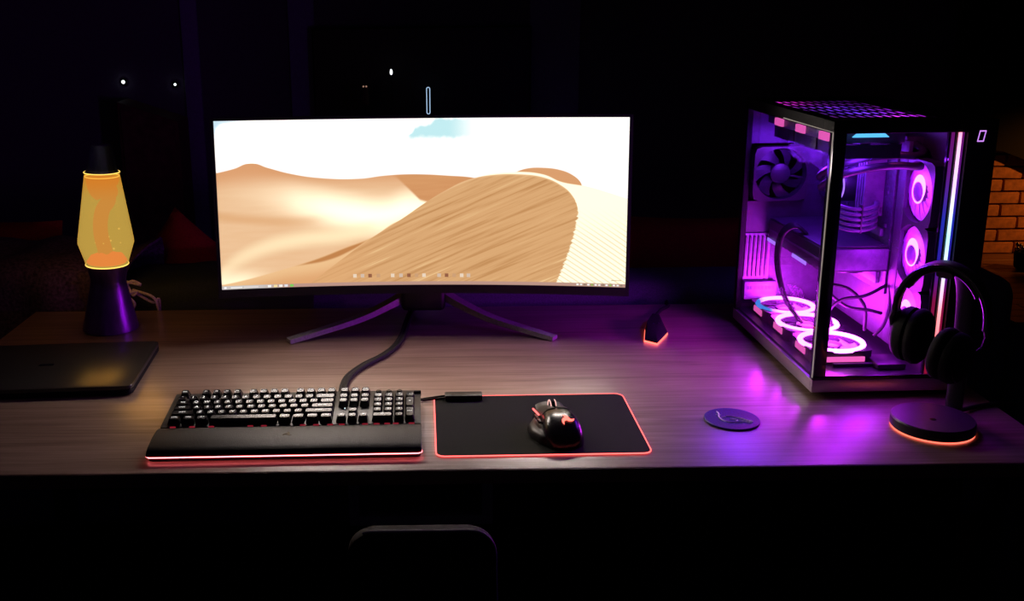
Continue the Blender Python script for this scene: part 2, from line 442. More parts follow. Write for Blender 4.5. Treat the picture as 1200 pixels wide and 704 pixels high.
# ================================================================== ROOM
RX0, RX1, RY0, RY1, RZ = -3.2, 4.4, -1.2, 5.95, 2.7
bm = B(); add_box(bm, RX0, RX1, RY0, RY1, -0.1, -0.012)
floor = struct(mk('floor', bm, M['matte']))
def plank(name, x0, x1, y0, y1):
    bm = B(); add_box(bm, x0, x1, y0+0.0015, y1-0.0015, -0.012, 0, 0.002, 1); return mk(name, bm, M['floor'], floor)
y = 4.5; i = 0
while y < RY1-0.02:
    xs = [RX0+3.9, RX0+5.2+(i % 3)*0.45, RX1]
    for a, b in zip(xs, xs[1:]): plank('floor_plank', a+0.001, b-0.001, y, min(y+0.098, RY1))
    y += 0.098; i += 1
bm = B(); add_box(bm, RX0, RX0+3.9, 4.5, RY1, -0.012, 0); add_box(bm, RX0, RX1, RY0, 4.5, -0.012, 0); mk('floor_covering', bm, M['matte'], floor)
bm = B(); add_box(bm, RX0, RX1, RY1, RY1+0.1, 0, RZ); struct(mk('wall_back', bm, M['wall']))
bm = B(); add_box(bm, RX0-0.1, RX0, RY0, RY1, 0, RZ); struct(mk('wall_left', bm, M['wall']))
bm = B(); add_box(bm, RX1, RX1+0.1, RY0, RY1, 0, RZ); struct(mk('wall_right', bm, M['wall']))
bm = B(); add_box(bm, RX0, RX1, RY0, RY1, RZ, RZ+0.1); struct(mk('ceiling', bm, M['ceil']))
for n, x0, x1 in [('trim_1', -1.43, -1.335), ('trim_2', -0.815, -0.665), ('trim_3', 0.57, 0.86)]:
    bm = B(); add_box(bm, x0, x1, RY1-0.03, RY1, 0, RZ, 0.006); struct(mk(n, bm, M['trim']))

# brick hearth wall at the far right, lit by an orange lamp beyond the frame
bw = thing('brick_chimney_breast', 'orange lit brick wall on the far right behind the computer tower', 'brick wall', (3.65, 5.85, 0))
bm = B(); add_box(bm, -0.62, 0.7, 0.02, 0.09, 0, 1.62); mk('mortar_backing', bm, M['mortar'], bw)
brick_bm = B(); add_box(brick_bm, -0.104, 0.104, -0.022, 0.03, -0.0325, 0.0325, 0.004, 1)
proto = mk('brick', brick_bm, M['brick'], bw)
half_bm = B(); add_box(half_bm, -0.049, 0.049, -0.022, 0.03, -0.0325, 0.0325, 0.004, 1)
protoh = mk('brick', half_bm, M['brick'], bw)
first = [True, True]
off0 = 0.0
for r in range(21):
    z = 0.0325 + 0.004 + r*0.075
    off = 0.0 if r % 2 else 0.109
    x = -0.62 + 0.105
    row = []
    if r % 2:
        row.append((x-0.054, 1)); x += 0.109
        while x < 0.62: row.append((x, 0)); x += 0.218
    else:
        while x < 0.62: row.append((x, 0)); x += 0.218
    for bx, h in row:
        p = (protoh if h else proto)
        dy = random.uniform(-0.003, 0.004)
        if first[h]: p.location = (bx, dy, z); first[h] = False
        else: share(p, 'brick', bw, (bx, dy, z), (0, random.uniform(-.01, .01), 0))
# dark arched hood in front of the bricks, its lower edge curving down to the right
bm = B()
pts = [(-0.66, 0.62), (-0.44, 0.655-0.02), (-0.36, 0.642-0.02), (-0.26, 0.605-0.02), (-0.15, 0.555-0.02), (-0.05, 0.49), (0.1, 0.40), (0.72, 0.30), (0.72, RZ-.01), (-0.66, RZ-.01)]
add_prism(bm, pts, 0, 0.06, 0, M=Matrix.Translation((0, -0.03, 0.0)) @ Matrix.Rotation(PI/2, 4, 'X'))
hood = mk('hood', bm, M['matte'], bw)
hood['label'] = 'dark arched hood above the bricks'
sl = thing('spot_lamp', 'small black spot lamp on the right wall aimed at the bricks', 'lamp', (RX1-.10, 5.05, 0.95))
SD = (Vector((3.58, 5.85, .30))-Vector((RX1-.10, 5.05, 0.95))).normalized()
T = SD.to_track_quat('Z', 'Y').to_matrix().to_4x4()
bm = B(); add_lathe(bm, [(.030, -.06), (.036, -.05), (.040, .05), (.036, .05), (.032, -.045)], 20, T); mk('housing', bm, M['matte'], sl)
bm = B(); add_box(bm, .0, .10, -.02, .02, -.012, .012, .003); mk('arm', bm, M['matte'], sl)
ld = light('bulb_light', sl, SD*.06, (1.0, 0.33, 0.05), 42.0, 0.02, 'SPOT', SD.to_track_quat('-Z', 'Y').to_euler())
ld.data.spot_size = 1.12; ld.data.spot_blend = .8

# dark metal basket with glinting rim before the bricks
bk = thing('fire_basket', 'dark metal basket with glinting knobbly rim at the right edge before the bricks', 'basket', (3.335, 5.45, 0))
bk.scale = (.62, .62, .95)
bm = B(); add_lathe(bm, [(.09, 0), (.12, .02), (.13, .10), (.115, .11), (.115, .012), (.09, .01)], 20); mk('bowl', bm, M['matte'], bk)
bm = B()
for i in range(14):
    a = 2*PI*i/14
    add_lathe(bm, [(.001, -.016), (.012, -.010), (.017, 0), (.012, .010), (.001, .016)], 8, Matrix.Translation((.115*math.cos(a), .115*math.sin(a), .115+.012*(i % 3))))
mk('rim', bm, M['chrome'], bk)

# television and its low cabinet on the back wall, seen above the monitor
tv = thing('television', 'large dark switched-off television on the low cabinet behind the monitor', 'television', (-0.05, 5.83, 0.50))
bm = B(); add_box(bm, -.62, .62, -.02, .03, .14, .86, .006); mk('housing', bm, M['matte'], tv)
bm = B(); add_box(bm, -.61, .61, -.0225, -.019, .15, .85); mk('screen', bm, M['black'], tv)
for sx in (-.4, .4):
    bm = B(); add_box(bm, sx-.02, sx+.02, -.1, .09, 0, .012, .003); add_box(bm, sx-.012, sx+.012, -.012, .012, .01, .15); mk('foot', bm, M['matte'], tv)
tc = thing('television_cabinet', 'long low dark cabinet carrying the television', 'cabinet', (-0.05, 5.72, 0))
bm = B(); add_box(bm, -.9, .9, -.2, .2, .05, .5, .006); mk('body', bm, M['matte'], tc)
for i in range(3):
    bm = B(); add_box(bm, -.88+i*.6, -.3+i*.6, -.22, -.2, .07, .48, .004); mk('door', bm, M['black'], tc)
for sx in (-.8, .8):
    bm = B(); add_box(bm, sx-.03, sx+.03, -.15, .15, 0, .05); mk('leg', bm, M['black'], tc)

lp = thing('reflection_loop', 'thin upright pale blue television reflection built as a glowing loop, above the centre of the monitor', 'lamp', (-0.016, 5.45, 0))  # reflection in the television built as a glowing loop; stem and base added
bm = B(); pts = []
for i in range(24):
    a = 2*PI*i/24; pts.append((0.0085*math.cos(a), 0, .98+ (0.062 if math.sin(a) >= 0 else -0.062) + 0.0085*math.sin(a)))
add_tube(bm, pts, 0.0026, 6, closed=True); mk('loop_glow', bm, M['paleblue'], lp)
bm = B(); add_tube(bm, [(0, .0, .012), (0, 0, .912)], .002, 6); mk('added_stem', bm, M['matte'], lp)
bm = B(); add_lathe(bm, [(.08, 0), (.08, .008), (.01, .014)], 20); mk('base', bm, M['matte'], lp)  # added base under the reflection loop
ln = thing('brown_reflection', 'small dim brown television reflection built as a jar on an added stand, left of the pale loop', 'brown_reflection', (-0.355, 5.45, 0))  # brown reflection in the television built as a solid jar; stand added
bm = B(); add_lathe(bm, [(.016, .962), (.022, .966), (.019, 1.03), (.015, 1.055)], 12); mk('reflection_jar', bm, M['brown'], ln)
bm = B()
for dx in (-.007, .008): add_lathe(bm, [(.001, 1.055), (.005, 1.058), (.005, 1.061), (.001, 1.064)], 8, Matrix.Translation((dx, 0, 0)))
mk('glint', bm, M['amberglint'], ln)
bm = B(); add_tube(bm, [(0, 0, .01), (0, 0, .963)], .003, 6); add_lathe(bm, [(.07, 0), (.07, .008), (.01, .014)], 16); mk('stand', bm, M['matte'], ln)
fl = thing('reflection_dot', 'tiny white television reflection built as a bulb on an added stem, between the brown one and the loop', 'lamp', (-0.212, 5.45, 0))  # white reflection in the television built as a glowing bulb; stem added
bm = B(); add_lathe(bm, [(.001, 1.118), (.006, 1.122), (.0075, 1.133), (.005, 1.146), (.001, 1.149)], 10); mk('bulb', bm, M['whitebulb'], fl)  # glowing bulb stands in for the white reflection
bm = B(); add_tube(bm, [(0, 0, .01), (0, 0, 1.12)], .002, 6); add_lathe(bm, [(.07, 0), (.07, .008), (.01, .014)], 16); mk('added_stem', bm, M['matte'], fl)
for x, z, r, lab in [(-1.79, 1.066, .011, 'larger bright white dot of light on the dark back wall above the lava lamp'),
                     (-1.49, 1.048, .008, 'smaller white dot of light on the back wall beside the bluish strip')]:
    wl = thing('wall_light', lab, 'light', (x, RY1, z), 0, 'white dots of light on the back wall')
    bm = B(); add_lathe(bm, [(.02, 0), (.02, .008), (.012, .012)], 16, Matrix.Rotation(PI/2, 4, 'X')); mk('mount', bm, M['matte'], wl)
    bm = B(); add_lathe(bm, [(r*.6, .010), (r, .014), (r*.8, .02), (r*.2, .024)], 12, Matrix.Rotation(PI/2, 4, 'X')); mk('bulb', bm, M['whitebulb'], wl)
cb = thing('brick_reflection', 'dark reddish brown reflection of brick, built as a sloping-topped cabinet against the back wall, left', 'brick_reflection', (-1.585, 5.78, 0))  # reflection of lit brick given a solid brown body, door and plinth
bm = B(); add_prism(bm, [(-.17, .08), (.165, .08), (.165, .862), (-.17, .975)], -.12, .12, 0.004, 1, Matrix.Rotation(PI/2, 4, 'X')); mk('body', bm, M['brown'], cb)
bm = B(); add_prism(bm, [(-.15, .10), (.145, .10), (.145, .84), (-.15, .94)], .12, .135, 0.003, 1, Matrix.Rotation(PI/2, 4, 'X')); mk('door', bm, M['brown'], cb)
bm = B(); add_box(bm, -.165, .16, -.1, .1, 0, .08); mk('plinth', bm, M['matte'], cb)

# ================================================================== SOFA behind the desk
sf = thing('sofa', 'dark blue sofa standing behind the desk, its back towards the desk', 'sofa', (0, 2.44, 0))
bm = B(); add_box(bm, -1.75, 1.5, .02, .24, .10, .775, .05, 4); mk('backrest', bm, M['navy'], sf)
bm = B(); add_box(bm, -1.75, 1.5, .24, .95, .10, .42, .04, 3); mk('seat', bm, M['navy'], sf)
for x0 in (-1.9, 1.5):
    bm = B(); add_box(bm, x0, x0+.15, .02, .95, .08, .60, .05, 3); mk('armrest', bm, M['navy'], sf)
for x0 in (-1.8, 1.5):
    for y0 in (.08, .85):
        bm = B(); add_lathe(bm, [(.02, 0), (.03, .10)], 10, Matrix.Translation((x0+.03, y0, 0))); mk('leg', bm, M['matte'], sf)

def cushion(label, x, y, z, sx, sz, roll, thick=.13, m='red'):
    bm = B(); nu = nv = 16; top = []; 
    for sgn in (1, -1):
        g = [[None]*(nv+1) for _ in range(nu+1)]
        for a in range(nu+1):
            for b in range(nv+1):
                uu, vv = 2*a/nu-1, 2*b/nv-1
                hh = max(0, (1-abs(uu)**2.6)*(1-abs(vv)**2.6))**.5
                pin = 1 - .06*(1-abs(uu)**2)*(abs(vv)**3) ; pin2 = 1-.06*(1-abs(vv)**2)*(abs(uu)**3)
                g[a][b] = bm.verts.new((uu*sx/2*pin2, sgn*hh*thick/2, vv*sz/2*pin))
        for a in range(nu):
            for b in range(nv): bm.faces.new([g[a][b], g[a+1][b], g[a+1][b+1], g[a][b+1]])
    bmesh.ops.remove_doubles(bm, verts=bm.verts[:], dist=1e-5)
    o = mk('cushion', bm, M[m], None, (x, y, z), (0.12, roll, 0), angle=80)
    return tag(o, label, 'cushion', 'red cushions leaning on the sofa back')
cushion('dark red cushion, one corner up, on the sofa behind the lava lamp', -.715, 2.85, .675, .35, .35, .70)
cushion('dark red cushion on the sofa between monitor and computer tower', .70, 2.85, .665, .52, .44, .03)
cushion('dark red cushion on the sofa at the left edge, behind the knitted throw', -1.30, 2.85, .68, .46, .44, .05)

# green-grey sheet folded over the sofa back, right of the lamp
def drape(name, x0, x1, ztop, zb_front, m, label, cat, amp=.012, seed=0, y0=2.435, y1=2.70, fall=.25):
    rnd = random.Random(seed); bm = B(); nx, ny = 36, 26
    path = []
    L1 = ztop-zb_front; Lt = y1-y0; L = L1+Lt+fall
    ph = [rnd.uniform(0, 6) for _ in range(6)]
    g = []
    for i in range(nx+1):
        row = []
        for j in range(ny+1):
            s = L*j/ny; x = x0+(x1-x0)*i/nx
            if s < L1: yy, zz, n = y0, zb_front+s, (0, -1, 0)
            elif s < L1+Lt: yy, zz, n = y0+(s-L1), ztop, (0, 0, 1)
            else: yy, zz, n = y1, ztop-(s-L1-Lt), (0, 1, 0)
            # round the two folds
            r = .05
            d = amp*(math.sin(x*23+ph[0]+s*3)+.6*math.sin(x*47+ph[1]-s*8)+.5*math.sin(s*30+ph[2]+x*9))
            d = d*.5+amp*1.1
            row.append(bm.verts.new((x+amp*.6*math.sin(s*14+ph[3]), yy+n[1]*d, zz+n[2]*d + (0.010*math.sin(x*7+ph[4]) if n[2] else 0))))
        g.append(row)
    for i in range(nx):
        for j in range(ny): bm.faces.new([g[i][j], g[i+1][j], g[i+1][j+1], g[i][j+1]])
    for _ in range(2): bmesh.ops.smooth_vert(bm, verts=bm.verts[:], factor=.5, use_axis_x=True, use_axis_y=True, use_axis_z=True)
    bmesh.ops.solidify(bm, geom=bm.faces[:], thickness=.006)
    o = mk(name, bm, m, None, angle=80); 
    return tag(o, label, cat)
drape('sheet', -.80, -.30, .795, .50, M['green'], 'dark grey-green sheet over the sofa back beside the monitor', 'sheet', .006, 3)
throw = drape('knitted_throw', -1.62, -.745, .845, .44, M['knit'], 'mauve knitted throw hanging over the sofa back behind the lava lamp', 'throw', .02, 5, y0=2.425, y1=2.72)
# pale tassel cords at the throw's edge
rnd = random.Random(11)
for c in range(7):
    bx, bz = -.775+.012*c, .84-.012*c
    pts = [(bx-.03, 2.40, bz+.015)]
    zz = bz; xx = bx
    for j in range(7):
        xx += rnd.uniform(-.028, .032); zz -= rnd.uniform(-.012, .036)
        pts.append((min(-.68, max(-.82, xx)), 2.392-.006*(c % 3)+rnd.uniform(-.004, .004), max(.70, zz)))
    bm = B(); add_tube(bm, spline(pts, 6), .0035, 6); mk('tassel', bm, M['cord'], throw)

# ================================================================== DESK
dk = thing('desk', 'wide oak laminate desk with dark front edge carrying the whole setup', 'desk', (0.02, 1.472, 0))
bm = B(); add_box(bm, -1.0, 1.0, 0, .90, DZ-.026, DZ, .0015, 2)
for f in bm.faces: f.material_index = 0
mk('tabletop', bm, M['oak'], dk)
bm = B(); add_box(bm, -1.0, 1.0, -.0016, -.0002, DZ-.025, DZ-.0015); mk('edge_band', bm, M['edge'], dk)
bm = B(); add_box(bm, -.95, .95, .82, .838, .30, DZ-.026); mk('modesty_panel', bm, M['matte'], dk)
for x0 in (-.97, .93):
    for y0 in (.05, .80):
        bm = B(); add_box(bm, x0, x0+.045, y0, y0+.045, 0, DZ-.026, .004); mk('leg', bm, M['black'], dk)
bm = B(); add_box(bm, -.168, .076, .08, .10, DZ-.142, DZ-.124, .002); add_box(bm, -.168, -.15, .08, .10, DZ-.126, DZ-.026); add_box(bm, .058, .076, .08, .10, DZ-.126, DZ-.026)
o = mk('cross_bar', bm, M['stand'], dk); o['label'] = 'dull grey bar hung under the tabletop'

ch_ = thing('desk_chair', 'black chair with rounded narrow backrest standing before the desk front edge', 'chair', (-.022, 1.30, 0))
def flare(k_=1.0, top=.741):     # backrest outline, a little wider below
    return [(p[0]*(1+.22*(top-p[1])), p[1]) for p in rrect(-.105*k_, .105*k_, .50, top, .035, 8)]
bm = B(); add_prism(bm, flare(), -.012, .012, .004, 2, Matrix.Rotation(PI/2, 4, 'X')); mk('backrest', bm, M['matte'], ch_)
bm = B(); add_tube(bm, [(p[0], -.008, p[1]+.001) for p in flare(1.0, .7415)][6:21], .0022, 8); o = mk('rim_highlight', bm, mat('grey_highlight', (.30, .30, .30), .45), ch_); o['label'] = 'thin grey highlight along the top of the backrest, built as a paler tube'  # screen light along the top edge, put in as a paler tube
bm = B(); add_prism(bm, rrect(-.20, .20, .03, .42, .06, 6), .425, .465, .012, 3); mk('seat', bm, M['matte'], ch_)
for sx in (-.06, .06):
    bm = B(); add_tube(bm, spline([(sx, .06, .44), (sx, .0, .47), (sx, .0, .56)], 5), .010, 8); mk('back_support', bm, M['black'], ch_)
for sx in (-.17, .17):
    for yy in (.06, .39):
        bm = B(); add_tube(bm, [(sx*1.1, yy+(.015 if yy > .2 else -.015), 0), (sx, yy, .43)], .012, 8); mk('leg', bm, M['black'], ch_)

cbn = thing('drawer_unit', 'black drawer unit under the desk with faint TRAXTER lettering', 'drawer unit', (.62, 1.60, 0))
bm = B(); add_box(bm, -.26, .30, 0, .5, .04, .69, .004); mk('body', bm, M['matte'], cbn)
for i, (a, b) in enumerate([(.55, .68), (.31, .54), (.06, .30)]):
    bm = B(); add_box(bm, -.25, .29, -.016, 0, a, b, .003); d = mk('drawer', bm, M['matte'], cbn)
    if i == 0:
        t = text('lettering', 'TRAXTER', .026, mat('faint_ink', (.10, .10, .10), .6), d, (-.175, -.0168, .632), (PI/2, 0, 0))
        bm = B(); add_torus(bm, .009, .0015, 20, 6, Matrix.Translation((-.256+.015, -.0165, .632)) @ Matrix.Rotation(PI/2, 4, 'X')); mk('round_mark', bm, mat('faint_mark', (.10, .10, .10), .6), d)
bm = B(); add_box(bm, -.25, .29, .02, .48, 0, .04); mk('plinth', bm, M['matte'], cbn)

# ================================================================== MONITOR
mo = thing('monitor', 'curved ultrawide monitor with a desert dune wallpaper on V-shaped stand', 'monitor', (-.0227, 2.154, DZ), -.0248)
MR = 2.3; MW = .879; MH = .366; TILT = .057; ZB = .1178
TM = Matrix.Translation((0, 0, ZB)) @ Matrix.Rotation(-TILT, 4, 'X')   # face plane: x along, z up, y back
def arc(x, d=0.0):     # curved face, depth d behind the picture
    return -(MR - math.sqrt(MR*MR-x*x)) + d
def curved_slab(x0, x1, z0, z1, d0, d1, nx=40):
    bm = B(); g = []
    for i in range(nx+1):
        x = x0+(x1-x0)*i/nx
        g.append([bm.verts.new((x, arc(x, d), z)) for d, z in ((d0, z0), (d0, z1), (d1, z1), (d1, z0))])
    for i in range(nx):
        for j in range(4): bm.faces.new([g[i][j], g[i+1][j], g[i+1][(j+1) % 4], g[i][(j+1) % 4]])
    bm.faces.new(g[0]); bm.faces.new(g[-1][::-1])
    bmesh.ops.transform(bm, matrix=TM, verts=bm.verts[:]); return bm
bm = B(); uvl = bm.loops.layers.uv.new('UVMap'); nx, nz = 48, 2
g = [[bm.verts.new((-MW/2+MW*i/nx, arc(-MW/2+MW*i/nx), MH*j/nz)) for j in range(nz+1)] for i in range(nx+1)]
for i in range(nx):
    for j in range(nz):
        f = bm.faces.new([g[i][j], g[i+1][j], g[i+1][j+1], g[i][j+1]])
        for l, (a, b) in zip(f.loops, ((i, j), (i+1, j), (i+1, j+1), (i, j+1))): l[uvl].uv = (a/nx, b/nz)
bmesh.ops.transform(bm, matrix=TM, verts=bm.verts[:])
screen = mk('screen', bm, screen_material(), mo, smooth=False)
# small pictures on the screen: dock icons, taskbar icons and tray
def on_screen(u, v, d=-.0006):
    x = -MW/2+MW*u; return TM @ Vector((x, arc(x, d), MH*v))
def icons(name, items):
    mats, bm = [], B()
    for (u, v, du, dv, c) in items:
        key = str(c)
        if key not in mats: mats.append(key)
        add_poly(bm, [on_screen(u-du, v-dv), on_screen(u+du, v-dv), on_screen(u+du, v+dv), on_screen(u-du, v+dv)], mi=mats.index(key))
    return mk(name, bm, [emis('icon_'+str(i), lin(eval(c)), 1.0) for i, c in enumerate(mats)], screen, smooth=False)
it = []
dcol = [(250, 250, 250), (120, 90, 70), (255, 235, 210), (110, 60, 50)]
for i, u in enumerate((.328, .347, .366, .387, .423, .444, .464, .483, .502, .54, .559, .578, .597, .614)):
    v = .062-.008*u
    it.append((u, v, .0045, .011, [(236, 214, 190), (214, 190, 170), (150, 96, 70), (205, 160, 120)][i % 4]))
    it.append((u-.001, v-.003, .0028, .007, dcol[i % 4]))
    it.append((u+.002, v+.005, .002, .005, dcol[(i+1) % 4]))
icons('desktop_icons', it)
it = [(.008, .010, .003, .006, (250, 250, 250)), (.035, .010, .014, .004, (240, 238, 236)), (.07, .010, .018, .005, (222, 216, 212))]
for u, c in zip((.115, .13, .143, .156, .17), ((245, 245, 245), (250, 225, 160), (250, 245, 235), (230, 230, 235), (120, 210, 90))): it.append((u, .0105, .0042, .007, c))
for i in range(13): it.append((.885+i*.0088, .0105, .0028, .005, [(250, 250, 245), (240, 240, 235), (150, 130, 110), (250, 250, 250), (150, 190, 90)][i % 5]))
it.append((.978, .040, .012, .002, (190, 160, 120)))
icons('taskbar_icons', it)
bz = .0075
parts = [curved_slab(-MW/2-bz, MW/2+bz, MH, MH+.006, -.003, .012), curved_slab(-MW/2-bz, MW/2+bz, -.019, 0, -.003, .012),
         curved_slab(-MW/2-bz, -MW/2, 0, MH, -.003, .012, 2), curved_slab(MW/2, MW/2+bz, 0, MH, -.003, .012, 2)]
bm = B()
for p in parts:
    tmp = bpy.data.meshes.new('t'); p.to_mesh(tmp); p.free(); bm.from_mesh(tmp); bpy.data.meshes.remove(tmp)
mk('bezel', bm, M['black'], mo)
mk('panel_back', curved_slab(-MW/2-bz, MW/2+bz, -.019, MH+.006, .012, .03), M['black'], mo)
mk('rear_housing', curved_slab(-.24, .24, .03, .30, .03, .075, 16), M['matte'], mo)
# stand: neck, and two legs of one V sweeping forward
bm = B(); add_prism(bm, rrect(-.034, .034, .10, .155, .02), .035, .40, .004); mk('neck', bm, M['black'], mo)
bm = B()
nk = spline([(-.004, .16, .058), (-.004, .13, .075), (-.004, .10, .092)], 4)
add_box(bm, -.055, .047, .08, .15, .03, .105, .012, 3); mk('stand_hub', bm, M['black'], mo)
def leg(sg, tip):
    P = spline([(sg*.022, .130, .075), (sg*.048, .112, .062), (sg*.085, .085, .047), (sg*.16, .035, .025), tip], 7)
    n = len(P); bm = B(); rings = []
    for i, p in enumerate(P):
        t = (P[min(i+1, n-1)]-P[max(i-1, 0)]); t.z = 0; t.normalize()
        s = Vector((-t.y, t.x, 0)); f = i/(n-1)
        wdt = .016*(1-f)+.013*f; th = .020*(1-f)+.009*f
        top = p+Vector((0, 0, th/2)); bot = p-Vector((0, 0, th/2)); bot.z = max(.0005, bot.z)
        rings.append([bm.verts.new(q) for q in (bot-s*wdt, bot+s*wdt, top+s*wdt*.85, top-s*wdt*.85)])
    for a, b in zip(rings, rings[1:]):
        for j in range(4): bm.faces.new([a[j], a[(j+1) % 4], b[(j+1) % 4], b[j]])
    bm.faces.new(rings[0][::-1]); bm.faces.new(rings[-1])
    bmesh.ops.bevel(bm, geom=[e for e in rings[-1][0].link_edges if (e.other_vert(rings[-1][0]) in rings[-1])], offset=.001, segments=1, affect='EDGES')
    return mk('leg', bm, M['stand'], mo)
leg(-1, (-.298, -.052, .005)); leg(1, (.290, -.040, .005))

# thick braided cable from keyboard to behind the stand
bm = B()
for dx in (-.0035, .0035):
    add_tube(bm, spline([(-.170+dx, 1.745, DZ+.012), (-.176+dx, 1.80, DZ+.006), (-.172+dx, 1.875, DZ+.0055), (-.145+dx, 1.945, DZ+.0055), (-.110+dx, 2.0, DZ+.0055), (-.085+dx, 2.06, DZ+.0055), (-.070+dx, 2.14, DZ+.0055), (-.062+dx, 2.24, DZ+.0055), (-.05+dx, 2.36, DZ+.0055)], 8), .0052, 8)
tag(mk('keyboard_cable', bm, M['cable']), 'thick black twin cable running from the keyboard to behind the monitor stand', 'cable')

# ================================================================== KEYBOARD
kb = thing('keyboard', 'black full size keyboard with white legends and red lit padded wrist rest', 'keyboard', (-.4715, 1.511, DZ), .0137)
W = .448
bm = B(); side = [(.094, .004), (.094, .019), (.102, .021), (.222, .031), (.228, .028), (.228, .004)]
add_prism(bm, side, 0, W, 0, M=Matrix(((0, 0, 1, 0), (1, 0, 0, 0), (0, 1, 0, 0), (0, 0, 0, 1))))
bmesh.ops.bevel(bm, geom=[e for e in bm.edges if e.calc_length() > .2], offset=.002, segments=2, affect='EDGES')
mk('case', bm, M['black'], kb)
for x0 in (.03, W-.07):
    for y0 in (.10, .21):
        bm = B(); add_box(bm, x0, x0+.04, y0, y0+.012, 0, .004, .001, 1); mk('rubber_foot', bm, M['matte'], kb)
# wrist rest: padded top on a base, LED strip along the front and sides
bm = B(); add_prism(bm, rrect(.001, W-.001, .0015, .092, .008), .0008, .011, .001); mk('wrist_rest_base', bm, M['black'], kb)
bm = B(); nxx, nyy = 24, 10
prof = [(-.001, .010), (-.0012, .014), (.004, .0185), (.014, .0215), (.045, .0235), (.075, .0235), (.087, .022), (.092, .018), (.092, .011)]
add_prism(bm, prof, -.001, W+.001, 0.002, 2, Matrix(((0, 0, 1, 0), (1, 0, 0, 0), (0, 1, 0, 0), (0, 0, 0, 1))))
wr = mk('wrist_rest_pad', bm, M['rest'], kb, angle=60)
bm = B(); add_tube(bm, [(-.001, .010, .0085), (-.0012, .004, .0085), (.004, -.0015, .0085), (W-.004, -.0015, .0085), (W+.0012, .004, .0085), (W+.001, .010, .0085)], .0009, 6)
o = mk('led_strip', bm, M['redbright'], kb); o['label'] = 'thin red light strip round the wrist rest'
def snake(s, M4, arms=3):
    """three-armed curling emblem"""
    bm = B()
    for a in range(arms):
        R = Matrix.Rotation(2*PI*a/arms, 4, 'Z')
        P = [R @ Vector(p) for p in [(0.0, .0, 0), (.16, .28, 0), (.20, .55, 0), (.08, .78, 0), (-.18, .98, 0)]]
        Wd = [.24, .26, .17, .12, .02]; L, Rr = [], []
        for i, p in enumerate(P):
            t = (P[min(i+1, 4)]-P[max(i-1, 0)]).normalized(); nn = Vector((-t.y, t.x, 0))
            L.append(bm.verts.new((p+nn*Wd[i])*s)); Rr.append(bm.verts.new((p-nn*Wd[i])*s))
        for i in range(4): bm.faces.new([L[i], Rr[i], Rr[i+1], L[i+1]])
    bmesh.ops.transform(bm, matrix=M4, verts=bm.verts[:]); return bm
mk('emblem', snake(.009, Matrix.Translation((W/2, .050, .0242))), M['gloss'], wr, smooth=False)

U = .01905; KX = .0097; KY = .1105
def keycap(wu, hu=1.0):
    bm = B(); w0, h0 = wu*U/2-.0008, hu*U/2-.0008; w1, h1 = w0-.0028, h0-.0030
    z0, z1 = .0, .0095
    lo = rrect(-w0, w0, -h0, h0, .0015, 1); hi = rrect(-w1, w1, -h1+.0006, h1+.0006, .002, 1)
    a = [bm.verts.new((p[0], p[1], z0)) for p in lo]; b = [bm.verts.new((p[0], p[1], z1)) for p in hi]
    n = len(a)
    for i in range(n): bm.faces.new([a[i], a[(i+1) % n], b[(i+1) % n], b[i]])
    c = bm.verts.new((0, .0006, z1-.0007))
    for i in range(n): bm.faces.new([b[i], b[(i+1) % n], c])
    bm.faces.new(a[::-1])
    return bm
_caps = {}
def key(u0, row, wu, leg_, hu=1.0, ls=.0092):
    x = KX+(u0+wu/2)*U; yrow = row + (.25 if row >= 5 else 0)
    yy = KY+(yrow+(hu-1)/2)*U
    zz = .0215+(yy-.10)*.0835
    tl = math.atan(.0835)+[.0, .0, .02, .05, .09, .13][min(row, 5)]
    ck = (wu, hu)
    if ck not in _caps:
        o = mk('keycap', keycap(wu, hu), M['key'], kb, angle=30); _caps[ck] = o
        o.location = (x, yy, zz); o.rotation_euler = (tl, 0, 0)
    else: o = share(_caps[ck], 'keycap', kb, (x, yy, zz), (tl, 0, 0))
    if leg_:
        sz = ls if len(leg_) <= 1 else ls*.52
        text('legend', leg_, sz, M['legend'], o, (0, .0012, .0099))
    return o
rows = {5: [(0, 1, 'ESC')]+[(2+i, 1, 'F%d' % (i+1)) for i in range(4)]+[(6.5+i, 1, 'F%d' % (i+5)) for i in range(4)]+[(11+i, 1, 'F%d' % (i+9)) for i in range(4)],
        4: [(i, 1, c) for i, c in enumerate('`1234567890-=')]+[(13, 2, 'BACK')],
        3: [(0, 1.5, 'TAB')]+[(1.5+i, 1, c) for i, c in enumerate('QWERTYUIOP[]')]+[(13.5, 1.5, '\\')],
        2: [(0, 1.75, 'CAPS')]+[(1.75+i, 1, c) for i, c in enumerate("ASDFGHJKL;'")]+[(12.75, 2.25, 'ENTER')],
        1: [(0, 2.25, 'SHIFT')]+[(2.25+i, 1, c) for i, c in enumerate('ZXCVBNM,./')]+[(12.25, 2.75, 'SHIFT')],
        0: [(0, 1.25, 'CTRL'), (1.25, 1.25, 'WIN'), (2.5, 1.25, 'ALT'), (3.75, 6.25, ''), (10, 1.25, 'ALT'), (11.25, 1.25, 'FN'), (12.5, 1.25, 'MENU'), (13.75, 1.25, 'CTRL')]}
for r, ks in rows.items():
    for u0, wu, s in ks: key(u0, r, wu, s)
for r, ks in {5: ['PRT', 'SCR', 'PSE'], 4: ['INS', 'HM', 'PU'], 3: ['DEL', 'END', 'PD']}.items():
    for i, s in enumerate(ks): key(15.25+i, r, 1, s)
key(16.25, 1, 1, '^')
for i, s in enumerate('<v>'): key(15.25+i, 0, 1, s)
for r, ks in {4: ['NUM', '/', '*', '-'], 3: '789', 2: '456', 1: '123'}.items():
    for i, s in enumerate(ks): key(18.5+i, r, 1, s)
